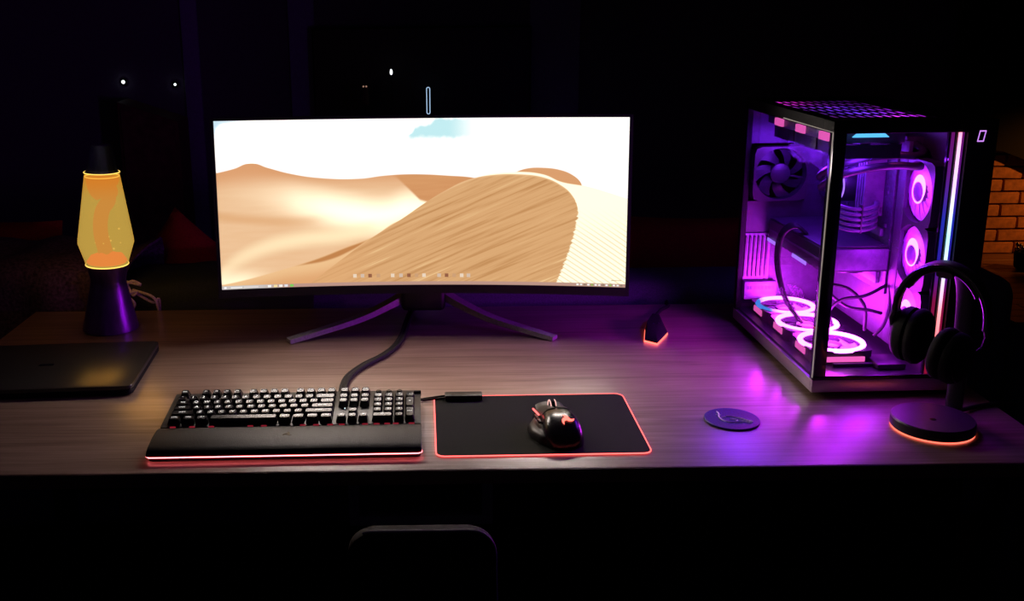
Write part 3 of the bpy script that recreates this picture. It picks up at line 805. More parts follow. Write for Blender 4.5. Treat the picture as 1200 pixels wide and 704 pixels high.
key(18.5, 0, 2, '0'); key(20.5, 0, 1, '.'); key(21.5, 2, 1, '+', 2.0); key(21.5, 0, 1, 'ENT', 2.0)
for i in range(3):   # media buttons
    bm = B(); add_lathe(bm, [(.005, 0), (.005, .004), (.004, .005)], 14, Matrix.Translation((KX+(19+i)*U, KY+5.25*U, .031))); mk('media_button', bm, M['key'], kb)
bm = B(); add_tube(bm, [(W-.012, KY+5.3*U, .029), (W+.001, KY+5.3*U, .029)], .0048, 16); mk('volume_wheel', bm, M['gloss'], kb)
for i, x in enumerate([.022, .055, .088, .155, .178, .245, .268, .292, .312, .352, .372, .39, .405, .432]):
    bm = B(); add_box(bm, x-.005, x+.005, .0925, .0942, .0195, .0222, .0006, 1); mk('light_spot', bm, M['redspot'], kb)  # red spill of the key lights, put in as small glowing blocks
bm = B(); add_box(bm, .3145, .316, KY+1.05*U, KY+1.05*U+.0015, .034, .0355); mk('indicator', bm, M['whitebulb'], kb)

# ================================================================== MOUSE MAT
mp = thing('mouse_mat', 'black cloth mouse mat with glowing red edge right of the keyboard', 'mouse mat', (.0009, 1.5156, DZ), .0095)
PW, PD = .355, .2615
bm = B(); add_prism(bm, rrect(.0015, PW-.0015, .0015, PD-.0015, .014), .0002, .003, .0006, 1); mk('cloth', bm, M['pad'], mp)
bm = B(); add_tube(bm, [(p[0], p[1], .0022) for p in rrect(0, PW, 0, PD, .015)], .0010, 6, closed=True)
o = mk('edge_light', bm, M['redled'], mp); o['label'] = 'glowing red light tube round the mat'
bm = B(); add_box(bm, .020, .090, PD-.026, PD-.003, .003, .0135, .002, 2); mk('control_box', bm, M['black'], mp)
for dy, z in ((-.010, .008), (-.018, .006)):
    bm = B(); add_tube(bm, spline([(.021, PD+dy, z), (-.004, PD+dy+.002, .004), (-.03, PD+dy-.004, .0025), (-.05, PD+dy-.02+(.01 if dy > -.012 else 0), .0022)], 6), .0018, 6); mk('cable', bm, M['cable'], mp)

# ================================================================== MOUSE
ms = thing('computer_mouse', 'black ergonomic mouse with red glowing emblem lying on the mouse mat', 'mouse', (.209, 1.600, DZ+.003), .14)
def loft(sections, nseg=18):
    """sections: (y, x_left, x_right, height, z_bottom)"""
    bm = B(); rings = []
    for (y, xl, xr, hh, zb) in sections:
        ring = []
        cx = (xl+xr)/2; hw = (xr-xl)/2
        for i in range(nseg):
            a = PI*i/(nseg-1); c, s = math.cos(a), math.sin(a)
            ring.append(bm.verts.new((cx+hw*math.copysign(abs(c)**.62, c), y, zb+hh*abs(s)**.72)))
        rings.append(ring)
    for a, b in zip(rings, rings[1:]):
        for i in range(nseg-1): bm.faces.new([a[i], a[i+1], b[i+1], b[i]])
        bm.faces.new([a[-1], a[0], b[0], b[-1]])
    bm.faces.new(rings[0]); bm.faces.new(rings[-1][::-1])
    return bm
secs = [(-.066, -.012, .014, .010, .001), (-.062, -.023, .025, .021, .001), (-.052, -.031, .032, .031, .001), (-.035, -.034, .035, .0395, .001), (-.012, -.032, .035, .0425, .001),
        (.010, -.029, .034, .0405, .001), (.030, -.028, .033, .0355, .001), (.046, -.029, .033, .030, .001), (.058, -.029, .032, .0245, .003), (.0635, -.026, .029, .017, .006)]
mk('shell', loft(secs), grain(mat('mouse_shell', (0.012, 0.012, 0.014), 0.24), 100, .2, 0), ms, angle=70)
bm = loft([(-.050, -.032, -.016, .014, .001), (-.035, -.041, -.012, .017, .001), (-.008, -.049, -.010, .016, .001), (.018, -.048, -.010, .015, .001), (.040, -.035, -.012, .015, .001)], 12)
mk('thumb_rest', bm, M['black'], ms, angle=70)
def shell_z(x, y):
    y = min(max(y, secs[0][0]), secs[-1][0])
    for A, Bq in zip(secs, secs[1:]):
        if A[0] <= y <= Bq[0]: break
    f = (y-A[0])/(Bq[0]-A[0]); xl, xr, hh, zb = [A[i]*(1-f)+Bq[i]*f for i in (1, 2, 3, 4)]
    t = min(.97, abs((x-(xl+xr)/2)/((xr-xl)/2))); c = t**(1/.62)
    return zb+hh*(max(0, 1-c*c)**.5)**.72
for sx in (-1, 1):     # main buttons follow the shell and reach past its nose
    bm = B(); g = []
    for i in range(9):
        y = .012+.056*i/8; row = []
        for j in range(6):
            f = j/5; x = sx*(.0025+f*(.0245-.003*(i/8)**3)) + .0015
            row.append(bm.verts.new((x, y, shell_z(x, min(y, .055))+.0016+.0015*(i/8)**2)))
        g.append(row)
    for i in range(8):
        for j in range(5): bm.faces.new([g[i][j], g[i+1][j], g[i+1][j+1], g[i][j+1]])
    bmesh.ops.recalc_face_normals(bm, faces=bm.faces[:])
    if sum(f.normal.z for f in bm.faces) < 0: bmesh.ops.reverse_faces(bm, faces=bm.faces[:])
    bmesh.ops.solidify(bm, geom=bm.faces[:], thickness=.003)
    mk('click_button', bm, M['black'], ms, angle=50)
bm = B(); add_tube(bm, [(-.0305, .010, .0325), (-.0305, .036, .029), (-.0285, .058, .0235)], .0016, 6); o = mk('side_light', bm, M['redled'], ms); o['label'] = 'red glowing line along the left button'
bm = B(); add_lathe(bm, [(.010, -.004), (.0125, -.003), (.0125, .003), (.010, .004)], 20, Matrix.Translation((.001, .040, .0335)) @ Matrix.Rotation(PI/2, 4, 'Y')); mk('scroll_wheel', bm, M['matte'], ms)
for dx in (-.0045, .0045):
    bm = B(); add_torus(bm, .0112, .0012, 20, 6, Matrix.Translation((.001+dx, .040, .0335)) @ Matrix.Rotation(PI/2, 4, 'Y')); mk('wheel_ring', bm, emis('pink_ring', (1, .55, .5), 1.0), ms)
for yy in (-.004, .014):
    bm = B(); add_box(bm, -.034, -.029, yy, yy+.016, .021, .026, .0015, 2); mk('side_button', bm, M['black'], ms)
em = snake(.0135, Matrix.Translation((.006, -.035, 0)) @ Matrix.Rotation(.35, 4, 'Z'))
bmesh.ops.subdivide_edges(em, edges=em.edges[:], cuts=2, use_grid_fill=True)
for v_ in em.verts: v_.co.z = shell_z(v_.co.x, v_.co.y)+.0019
o = mk('emblem', em, M['orangeled'], ms, smooth=False); o['label'] = 'glowing red three-armed emblem'

# ================================================================== CHARGING DOCK
dc = thing('mouse_dock', 'small black charging dock with red glowing foot right of the monitor', 'dock', (.495, 2.16, DZ))
base = [(-.036, -.072), (-.012, -.095), (.027, -.022), (.032, .075), (.012, .085), (-.020, .0)]
bm = B(); add_prism(bm, base, .0, .0026, 0); o = mk('light_ring', bm, M['orangeled'], dc); o['label'] = 'red-orange glowing foot'
topo = [(-.021, -.030), (-.006, -.045), (.018, -.005), (.024, .055), (.010, .062), (-.012, .015)]
bm = B(); inn = [(p[0]*.96, p[1]*.96) for p in base]
lo = [bm.verts.new((p[0], p[1], .0026)) for p in inn]; mid = [bm.verts.new((p[0], p[1], .006)) for p in inn]
hi = [bm.verts.new((p[0], p[1], .017+.006*(p[1]+.05)/.11)) for p in topo]
for a, b in ((lo, mid), (mid, hi)):
    for i in range(6): bm.faces.new([a[i], a[(i+1) % 6], b[(i+1) % 6], b[i]])
bm.faces.new(hi); bm.faces.new(lo[::-1]); mk('body', bm, M['matte'], dc)
for dx in (-.002, .009):
    bm = B(); add_lathe(bm, [(.0022, 0), (.0022, .0012)], 10, Matrix.Translation((dx, -.006+.3*dx, .0196)) @ Matrix.Rotation(.055, 4, 'X')); mk('contact', bm, M['chrome'], dc)
bm = B(); add_tube(bm, spline([(.020, .075, .012), (.030, .105, .006), (.050, .150, .0045), (.075, .185, .004), (.078, .212, .004), (.080, .222, .002), (.080, .238, -.03), (.080, .245, -.10)], 6), .0042, 8); mk('cable', bm, M['cable'], dc)

# ================================================================== COASTER
co = thing('coaster', 'round dark blue coaster with a pale line drawing lying on the desk', 'coaster', (.5245, 1.6535, DZ), -.12)
bm = B(); add_lathe(bm, [(.0465, .0003), (.048, .001), (.048, .0032), (.047, .004)], 48); mk('disc', bm, M['coaster'], co)
bm = B()
for pts in [[(-.022, .028), (-.020, .018), (-.022, .006), (-.020, -.004), (-.016, -.012), (-.006, -.018), (.006, -.019), (.016, -.017)],
            [(-.008, .010), (.004, .006), (.014, .001), (.026, -.008), (.034, -.014)], [(.012, -.009), (.02, -.013), (.030, -.02)], [(-.026, .014), (-.017, .012)], [(-.018, .003), (-.010, .004)], [(-.004, -.004), (.008, -.008), (.004, -.014)]]:
    P = spline([(p[0], p[1], .0042) for p in pts], 5)
    add_tube(bm, P, .0013, 5)
mk('line_drawing', bm, M['paleink'], co)

# ================================================================== LAPTOP
lt = thing('laptop', 'closed black laptop on the left of the desk before the lava lamp', 'laptop', (-.581, 1.808, DZ), .06)
bm = B(); add_prism(bm, rrect(-.40, 0, 0, .27, .012), .002, .011, .0012); mk('base', bm, M['matte'], lt)
bm = B(); add_prism(bm, rrect(-.40, 0, .0005, .27, .012), .0118, .0195, .0018, 3); mk('lid', bm, M['laptop'], lt)
bm = B(); add_tube(bm, [(-.33, .262, .010), (-.07, .262, .010)], .006, 10); mk('hinge', bm, M['matte'], lt)
bm = B(); add_prism(bm, rrect(-.215, -.185, .13, .142, .004), .0195, .0197); mk('lid_mark', bm, M['gloss'], lt)
for x0 in (-.37, -.06):
    for y0 in (.02, .23):
        bm = B(); add_box(bm, x0, x0+.03, y0, y0+.01, 0, .002); mk('rubber_foot', bm, M['matte'], lt)

# ================================================================== LAVA LAMP
lv = thing('lava_lamp', 'lava lamp of glowing yellow liquid and orange wax on purple metal base', 'lava lamp', (-.752, 2.235, DZ), 0)
lv.rotation_euler = (0, .034, 0)
bm = B(); add_lathe(bm, [(.060, 0), (.0625, .002), (.062, .008), (.050, .060), (.0395, .112), (.0395, .120), (.046, .155), (.044, .156), (.037, .120), (.03, .10)], 48); mk('base', bm, M['purpbase'], lv)
gp = [(.0455, .153), (.0485, .157), (.0635, .205), (.0632, .211), (.0392, .366)]
bm = B(); add_lathe(bm, gp, 48, caps=False)
lg = bpy.data.materials.new('lamp_glass'); lg.use_nodes = True; nt = lg.node_tree; nt.nodes.remove(nt.nodes['Principled BSDF'])
t = nt.nodes.new('ShaderNodeBsdfTransparent'); gl = nt.nodes.new('ShaderNodeBsdfGlossy'); gl.inputs['Roughness'].default_value = .05
fr = nt.nodes.new('ShaderNodeFresnel'); pane_ior(nt, fr, 1.3); mx = nt.nodes.new('ShaderNodeMixShader')
nt.links.new(fr.outputs[0], mx.inputs[0]); nt.links.new(t.outputs[0], mx.inputs[1]); nt.links.new(gl.outputs[0], mx.inputs[2]); nt.links.new(mx.outputs[0], nt.nodes['Material Output'].inputs[0])
mk('globe', bm, lg, lv)
lq = bpy.data.materials.new('glowing_liquid'); lq.use_nodes = True; nt = lq.node_tree; nt.nodes.remove(nt.nodes['Principled BSDF']); q = N(nt)
t = nt.nodes.new('ShaderNodeBsdfTransparent'); t.inputs[0].default_value = (.50, .42, .30, 1)
e = nt.nodes.new('ShaderNodeEmission'); ad = nt.nodes.new('ShaderNodeAddShader')
lw = nt.nodes.new('ShaderNodeLayerWeight'); lw.inputs[0].default_value = .25
tcx = nt.nodes.new('ShaderNodeTexCoord'); sx = nt.nodes.new('ShaderNodeSeparateXYZ'); nt.links.new(tcx.outputs['Object'], sx.inputs[0])
col = q.mix(q.step(sx.outputs[2], .30, .36), (.34, .225, .044, 1), (.40, .18, .020, 1))
rimg = q.step(lw.outputs['Facing'], .55, 1.0)
nt.links.new(q.mix(rimg, col, (1.0, .50, .05, 1)), e.inputs[0]); e.inputs[1].default_value = 1.0
nt.links.new(t.outputs[0], ad.inputs[0]); nt.links.new(e.outputs[0], ad.inputs[1]); nt.links.new(ad.outputs[0], nt.nodes['Material Output'].inputs[0])
bm = B(); add_lathe(bm, [(r-.0018, z) for r, z in [(.0462, .154), (.0487, .158), (.0634, .205), (.0631, .211), (.0400, .360)]], 48); mk('liquid', bm, lq, lv)
wax = emis('orange_wax', (.60, .09, .01), .9); wax2 = emis('red_wax', (1.0, .05, .02), .95)
bm = B(); P = spline([(0, 0, .165), (-.004, 0, .19), (-.010, 0, .22), (-.010, 0, .25), (-.003, 0, .28), (.010, .002, .300), (.010, .002, .315), (0, 0, .33), (0, 0, .352)], 6)
n = len(P); add_tube(bm, P, [.024 if i < 3 else (.016 if i < n*.55 else (.016+.0*i if i < n*.68 else .018+.020*((i-n*.68)/(n*.32))**.7)) for i in range(n)], 16); mk('wax_column', bm, wax, lv)
bm = B(); add_lathe(bm, [(.042, .158), (.045, .162), (.036, .172), (.02, .180), (.004, .184)], 24)
for v_ in bm.verts: v_.co.z += .005*math.sin(v_.co.x*160)*math.cos(v_.co.y*130)*(1 if v_.co.z > .165 else 0)
mk('wax_pool', bm, wax2, lv)
rnd = random.Random(4); bm = B()
for i in range(9):
    a = rnd.uniform(0, 6.28); R = rnd.uniform(.02, .045); zz = rnd.uniform(.17, .24); s = rnd.uniform(.001, .0026)
    add_lathe(bm, [(.0001, -s), (s*.8, -s*.6), (s, 0), (s*.8, s*.6), (.0001, s)], 8, Matrix.Translation((R*math.cos(a), R*math.sin(a), zz)))
mk('wax_drops', bm, emis('pale_drop', (1, .62, .15), .9), lv)
yel = emis('meniscus', (1.0, .62, .12), 1.6)
bm = B(); add_torus(bm, .0385, .0011, 40, 6, Matrix.Translation((0, 0, .366))); add_torus(bm, .0372, .0010, 40, 6, Matrix.Translation((0, 0, .357))); mk('liquid_rim', bm, yel, lv)
bm = B(); add_torus(bm, .0470, .0014, 40, 6, Matrix.Translation((0, 0, .1545))); mk('lower_rim', bm, yel, lv)
bm = B(); add_lathe(bm, [(.0395, .3655), (.034, .369), (.0325, .372), (.0235, .425), (.022, .427)], 40); mk('cap', bm, M['capmetal'], lv)
light('lava_lamp_light', lv, (0, 0, .25), (1.0, .50, .08), .65, .05)

# ================================================================== COMPUTER TOWER
pc = thing('computer_tower', 'glass-sided black computer tower with purple lit fans on the right', 'computer', (.7012, 1.7547, DZ), .0193)
CW, CD, CH = .2912, .471, .513
bm = B()
add_box(bm, 0, CW, 0, .012, .010, .034, .001); add_box(bm, 0, CW, CD-.012, CD, .010, .034, .001)
add_box(bm, 0, .012, .012, CD-.012, .010, .034, .001); add_box(bm, CW-.012, CW, .012, CD-.012, .010, .034, .001)
mk('base_rail', bm, M['alu'], pc)
for x0 in (.012, CW-.05):
    for y0 in (.03, CD-.07):
        bm = B(); add_box(bm, x0, x0+.038, y0, y0+.04, 0, .012, .002); mk('foot', bm, M['matte'], pc)
bm = B(); add_box(bm, .006, CW-.006, .006, CD-.006, .026, .040); mk('bottom_panel', bm, M['fanblk'], pc)
bm = B(); add_box(bm, .262, CW, .004, CD, .034, CH-.012); mk('right_panel', bm, M['fanblk'], pc)
# rear panel with the fan opening left free
bm = B(); yb0, yb1 = CD-.010, CD
add_box(bm, .004, .262, yb0, yb1, .04, .285); add_box(bm, .004, .262, yb0, yb1, .415, CH-.02); add_box(bm, .004, .010, yb0, yb1, .285, .415); add_box(bm, .140, .262, yb0, yb1, .285, .415)
mk('rear_panel', bm, M['steel'], pc)
bm = B(); add_box(bm, 0, .012, CD-.016, CD, .034, CH-.012, .001); mk('rear_post', bm, M['matte'], pc)
bm = B(); add_box(bm, .0015, .0245, .0005, .020, .034, CH-.012, .001); mk('front_post', bm, M['gloss'], pc)
# roof frame with a slanted mesh
bm = B(); zt0, zt1 = CH-.022, CH
add_box(bm, 0, CW, 0, .045, zt0, zt1, .0015); add_box(bm, 0, CW, CD-.05, CD, zt0, zt1, .0015)
add_box(bm, 0, .022, .045, CD-.05, zt0, zt1, .0); add_box(bm, .205, CW, .045, CD-.05, zt0, zt1, .0); mk('roof_frame', bm, M['matte'], pc)
bm = B()
for i in range(12):
    xv = .0235+i*.0162
    Mx = Matrix.Translation((xv, .235, 0)) @ Matrix.Rotation(-.06, 4, 'Z')
    add_box(bm, -.0036, .0036, -.19, .19, CH-.0030, CH-.0024, M=Mx)
for i in range(7):
    yv = .062+i*.058; add_box(bm, .022, .205, yv, yv+.016, CH-.0031, CH-.0024)
mk('roof_mesh', bm, M['matte'], pc)
tl_ = bpy.data.materials.new('dust_cloth'); tl_.use_nodes = True; nt = tl_.node_tree; nt.nodes.remove(nt.nodes['Principled BSDF'])
td = nt.nodes.new('ShaderNodeBsdfTranslucent'); td.inputs[0].default_value = (.8, .7, .85, 1); nt.links.new(td.outputs[0], nt.nodes['Material Output'].inputs[0])
bm = B(); add_box(bm, .022, .205, .045, CD-.05, CH-.0036, CH-.0034); mk('dust_filter', bm, tl_, pc)
# glass
bm = B(); add_box(bm, -.001, .003, .004, CD-.012, .036, CH-.020); mk('side_glass', bm, M['pcglass'], pc)
bm = B(); add_box(bm, .002, .208, -.001, .003, .036, CH-.020); mk('front_glass', bm, M['pcglass'], pc)
bm = B(); add_tube(bm, [(-.0012, .24, CH-.019), (-.0012, -.0005, CH-.019), (-.0012, -.0005, .04)], .0011, 6); o = mk('glass_edge_highlight', bm, M['edgehighlight'], pc); o['label'] = 'pale highlight along the edge of the glass side panel, built as a glowing tube'  # monitor light caught on the glass edge, put in as emission
bm = B(); add_box(bm, .0, .262, -.001, .004, .034, .042, .0008); mk('lower_trim', bm, M['gloss'], pc)
# front column with light strip and lit mark
bm = B(); add_box(bm, .2375, CW, 0, .262, .034, CH-.002, .002); mk('front_column', bm, M['black'], pc)
bm = B(); add_box(bm, .2085, .2375, .008, .014, .036, CH-.012); mk('light_channel', bm, M['gloss'], pc)
def ramp_emit(name, stops, s, z0, z1):
    m = bpy.data.materials.new(name); m.use_nodes = True; nt = m.node_tree; nt.nodes.remove(nt.nodes['Principled BSDF'])
    tc = nt.nodes.new('ShaderNodeTexCoord'); sp = nt.nodes.new('ShaderNodeSeparateXYZ'); mr = nt.nodes.new('ShaderNodeMapRange')
    mr.inputs[1].default_value = z0; mr.inputs[2].default_value = z1
    r = nt.nodes.new('ShaderNodeValToRGB'); e = nt.nodes.new('ShaderNodeEmission'); e.inputs[1].default_value = s
    while len(r.color_ramp.elements) < len(stops): r.color_ramp.elements.new(.5)
    for el, (p, c) in zip(r.color_ramp.elements, stops): el.position = p; el.color = (*c, 1)
    nt.links.new(tc.outputs['Object'], sp.inputs[0]); nt.links.new(sp.outputs[2], mr.inputs[0]); nt.links.new(mr.outputs[0], r.inputs[0])
    nt.links.new(r.outputs[0], e.inputs[0]); nt.links.new(e.outputs[0], nt.nodes['Material Output'].inputs[0]); return m
strip = ramp_emit('front_strip', [(0, (1, .06, .08)), (.25, (1, .25, .28)), (.42, (.55, .55, .95)), (.55, (.35, .85, 1)), (.75, (.75, .42, 1)), (.9, (1, .40, .75)), (1, (1, .15, .12))], 1.9, .04, CH)
bm = B(); add_box(bm, .2252, .2288, .002, .010, .040, CH-.003, .001, 1); o = mk('light_strip', bm, strip, pc); o['label'] = 'upright light strip fading red to white to blue'
glow = ramp_emit('channel_glow', [(0, (.5, .01, .06)), (.3, (.40, .01, .10)), (.45, (.05, .02, .65)), (.62, (.03, .05, .8)), (.8, (.22, .02, .42)), (1, (.25, .01, .2))], .55, .04, CH)
bm = B(); add_box(bm, .2305, .2335, .004, .008, .040, CH-.003); add_box(bm, .2125, .2165, .004, .008, .04, CH-.02); mk('side_glow', bm, glow, pc)  # strip light reflected in the channel, put in as dim emissive bars
bm = B(); t_ = .0022
o_ = [(.2545, .474), (.2665, .474), (.2695, .494), (.2575, .494)]; i_ = [(.2565, .4762), (.2650, .4762), (.2675, .4918), (.2590, .4918)]
a = [bm.verts.new((p[0], -.0006, p[1])) for p in o_]; b = [bm.verts.new((p[0], -.0006, p[1])) for p in i_]
for i in range(4): bm.faces.new([a[i], a[(i+1) % 4], b[(i+1) % 4], b[i]])
o = mk('front_logo', bm, M['logo'], pc, smooth=False); o['label'] = 'slanted violet rectangle outline mark'

# ---- fans: frame (part) > hub, blades, light ring (sub-parts); axis along local z
blade_m = {}
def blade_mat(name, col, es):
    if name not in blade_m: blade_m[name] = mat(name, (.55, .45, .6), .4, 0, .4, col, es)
    return blade_m[name]
def fan(loc, rot, led, blade, size=.12, ring_R=.0545, ring_r=.0045, hub_r=.021, hubring=None, nb=9, depth=.025, twist=.5, sides=None, pitch=1.0):
    h = size/2; bm = B()
    # square frame with round opening
    out, inn = [], []
    nn = 40
    for i in range(nn):
        a = 2*PI*i/nn; c, s = math.cos(a), math.sin(a)
        kq = h/max(abs(c), abs(s)); kq = min(kq, h*1.32)
        out.append((c*kq, s*kq)); inn.append((c*(h-.003), s*(h-.003)))
    V = [[bm.verts.new((p[0], p[1], z)) for p in ring] for ring, z in ((out, 0), (out, depth), (inn, depth), (inn, 0))]
    for r in range(4):
        A, Bv = V[r], V[(r+1) % 4]
        for i in range(nn): bm.faces.new([A[i], A[(i+1) % nn], Bv[(i+1) % nn], Bv[i]])
    fr = mk('case_fan', bm, M['fanblk'], pc, loc, rot)
    bm = B(); add_lathe(bm, [(hub_r, .003), (hub_r, depth*.8), (hub_r*.9, depth*.86), (.002, depth*.87)], 28)
    for a in (0.3, 0.3+2*PI/3, 0.3+4*PI/3): add_box(bm, -.002, .002, hub_r*.9, h-.002, .001, .004, M=Matrix.Rotation(a, 4, 'Z'))
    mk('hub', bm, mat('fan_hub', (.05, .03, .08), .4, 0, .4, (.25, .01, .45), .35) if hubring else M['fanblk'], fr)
    bm = B()
    r0, r1 = hub_r, h-.006; rows_ = []
    for i in range(6):
        f = i/5; rr = r0+(r1-r0)*f; sweep = .5*f; wd = twist*(1.0-.15*f)
        row = []
        for j in range(5):
            g_ = j/4-.5; a = sweep+g_*wd*1.25
            row.append(bm.verts.new((rr*math.cos(a), rr*math.sin(a), depth*.5+g_*depth*(.55-.2*f)*pitch)))
        rows_.append(row)
    for A, Bv in zip(rows_, rows_[1:]):
        for j in range(4): bm.faces.new([A[j], A[j+1], Bv[j+1], Bv[j]])
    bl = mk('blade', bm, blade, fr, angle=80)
    for i in range(1, nb): share(bl, 'blade', fr, (0, 0, 0), (0, 0, 2*PI*i/nb))
    if led:
        bm = B(); add_torus(bm, ring_R, ring_r, 44, 8, Matrix.Translation((0, 0, depth)), flat=.8); mk('light_ring', bm, led, fr)
    if hubring:
        bm = B(); n2 = 36
        A = [bm.verts.new((hub_r*math.cos(2*PI*i/n2)*.98, hub_r*math.sin(2*PI*i/n2)*.98, depth*.89)) for i in range(n2)]
        Bv = []
        for i in range(n2):
            an = 2*PI*i/n2; ex = 1.16+.62*max(0, math.cos(an+.4))**1.5
            Bv.append(bm.verts.new((hub_r*ex*math.cos(an), hub_r*ex*math.sin(an), depth*.89)))
        for i in range(n2): bm.faces.new([A[i], A[(i+1) % n2], Bv[(i+1) % n2], Bv[i]])
        mk('hub_light', bm, hubring, fr)
    if sides:
        for (x0, x1, y0, y1) in sides:
            bm = B(); add_box(bm, x0, x1, y0, y1, depth*.25, depth*.8, .001, 1); mk('side_light', bm, M['pinkled'], fr)
    return fr
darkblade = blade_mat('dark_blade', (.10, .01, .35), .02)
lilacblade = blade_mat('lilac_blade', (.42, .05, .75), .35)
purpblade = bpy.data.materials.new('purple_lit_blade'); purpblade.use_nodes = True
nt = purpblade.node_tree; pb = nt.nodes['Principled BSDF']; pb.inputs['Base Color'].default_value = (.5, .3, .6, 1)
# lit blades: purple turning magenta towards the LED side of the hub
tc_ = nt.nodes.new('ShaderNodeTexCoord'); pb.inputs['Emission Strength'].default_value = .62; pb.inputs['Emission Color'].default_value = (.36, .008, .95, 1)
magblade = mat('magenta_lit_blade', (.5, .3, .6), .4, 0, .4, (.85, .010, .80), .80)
# three bottom fans (axis up), three side fans (facing left), rear fan (facing front), three roof fans (facing down)
ring_far = bpy.data.materials.new('fan_ring_blue_to_white'); ring_far.use_nodes = True
nt = ring_far.node_tree; nt.nodes.remove(nt.nodes['Principled BSDF']); q = N(nt)
tcx = nt.nodes.new('ShaderNodeTexCoord'); sx = nt.nodes.new('ShaderNodeSeparateXYZ'); nt.links.new(tcx.outputs['Object'], sx.inputs[0])
e = nt.nodes.new('ShaderNodeEmission'); nt.links.new(q.mix(q.step(sx.outputs[1], .030, .050), (8.5, 1.5, 9.5, 1), (.10, .45, 1.3, 1)), e.inputs[0]); nt.links.new(e.outputs[0], nt.nodes['Material Output'].inputs[0])
for yv in (.130, .255, .380):
    fan((.086, yv, .041), (0, 0, PI/2), ring_far if yv > .3 else M['ring'], darkblade, ring_R=.0585, ring_r=.0055, sides=[(-.045, .045, .0595, .0625)] if False else [(-.024, .024, .0590, .0625)], depth=.024)
for yv in (.130, .255, .380):
    light('bottom_fan_light', pc, (.086, yv, .082), (.66, .02, .84), 6.5, .03)
bm = B(); add_box(bm, .050, .125, .062, .066, .046, .056, .001); mk('front_side_light', bm, M['pinkled'], pc)
for zv in (.372, .252, .132):
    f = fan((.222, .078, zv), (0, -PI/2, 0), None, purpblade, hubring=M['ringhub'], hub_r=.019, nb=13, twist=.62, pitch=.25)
    for ch in list(f.children):
        if ch.name.startswith('blade'):
            a = ch.rotation_euler.z + .25
            # local +y of the fan points to +y of the case (back), so the front side is at -y
            if math.cos(a+PI/2) > .1: 
                pass
    light('side_fan_light', pc, (.170, .078, zv), (.55, .012, 1.0), .55, .03)
fan((.074, .458, .350), (PI/2, 0, 0), None, M['fanblk'], depth=.025, hub_r=.022, nb=7)
# roof radiator with three fans below and light bars along their sides
bm = B(); add_box(bm, .030, .155, .055, .415, .466, .488, .002); mk('radiator', bm, M['grey'], pc)
for yv in (.105, .222, .339):
    fan((.092, yv, .464), (PI, 0, 0), None, darkblade, size=.116, depth=.024)
    bm = B(); add_box(bm, .024, .031, yv-.020, yv+.020, .467, .482, .001, 1); mk('roof_side_light', bm, M['pinkled'], pc)
bm = B(); add_prism(bm, [(.043, .482), (.108, .482), (.098, .490), (.053, .490)], -.024, -.018, 0, M=Matrix.Rotation(PI/2, 4, 'X')); mk('roof_front_light', bm, M['cyanled'], pc)
for yv in (.11, .24, .36): light('roof_fan_light', pc, (.09, yv, .425), (.24, .02, 1.0), 2.4, .04)
for lx, ly, lc in ((.06, .37, (.75, .03, .45)), (.11, .26, (.25, .06, 1.0)), (.12, .15, (.16, .06, 1.0)), (.16, .075, (.75, .05, .55))):
    light('roof_mesh_light', pc, (lx, ly, .4975), lc, .22, .003)

# ---- motherboard and what sits on it (board plane faces left)
bm = B(); add_box(bm, .205, .262, .150, .455, .055, .465); mk('motherboard_tray', bm, M['steel'], pc)
bm = B(); add_box(bm, .198, .2045, .165, .445, .150, .455, .001); mb = mk('motherboard', bm, M['board'], pc)
for i in range(4):
    bm = B(); add_box(bm, .158, .198, .205+i*.0105, .211+i*.0105, .300, .432, .001, 1); mk('memory_stick', bm, M['grey'], mb)
bm = B()
for i in range(7): add_box(bm, .172, .198, .330+i*.009, .335+i*.009, .395, .445)
add_box(bm, .190, .198, .325, .395, .39, .45); mk('heatsink', bm, M['steel'], mb)
bm = B(); add_box(bm, .165, .198, .405, .444, .30, .45, .004); mk('port_cover', bm, M['steel'], mb)
bm = B(); add_box(bm, .190, .198, .19, .33, .165, .19, .002); add_box(bm, .190, .198, .19, .43, .262, .278, .002); mk('slot_cover', bm, M['grey'], mb)
bm = B(); rnd = random.Random(2)
for i in range(60):
    y0, z0 = rnd.uniform(.17, .43), rnd.uniform(.155, .44); a, b = rnd.uniform(.003, .012), rnd.uniform(.003, .010); add_box(bm, .196, .198-rnd.uniform(.0, .0)+0, y0, y0+a, z0, z0+b, M=Matrix.Translation((-rnd.uniform(.001, .006), 0, 0)))
mk('board_components', bm, M['grey'], mb)
pu = B(); RT = Matrix.Translation((.198, .315, .345)) @ Matrix.Rotation(-PI/2, 4, 'Y')
add_lathe(pu, [(.034, 0), (.034, .040), (.030, .046), (.0, .046)], 36, RT); pmp = mk('pump_block', pu, M['fanblk'], pc)
bm = B(); add_torus(bm, .030, .0016, 36, 6, RT @ Matrix.Translation((0, 0, .0465))); mk('pump_ring', bm, M['lilacled'], pmp)
# coolant hoses from the pump over to the front corner and up to the radiator
for dz, dy in ((0, 0), (-.018, -.012)):
    bm = B(); add_tube(bm, spline([(.155, .325+dy, .35+dz), (.125, .31+dy, .36+dz), (.085, .25+dy, .375+dz*1.1), (.075, .16+dy, .408+dz), (.115, .12+dy, .430+dz), (.165, .105+dy, .437+dz), (.205, .10+dy, .436+dz), (.225, .13+dy, .445+dz), (.215, .2+dy, .460+dz)], 7), .0075, 10)
    mk('coolant_hose', bm, M['fanblk'], pc)
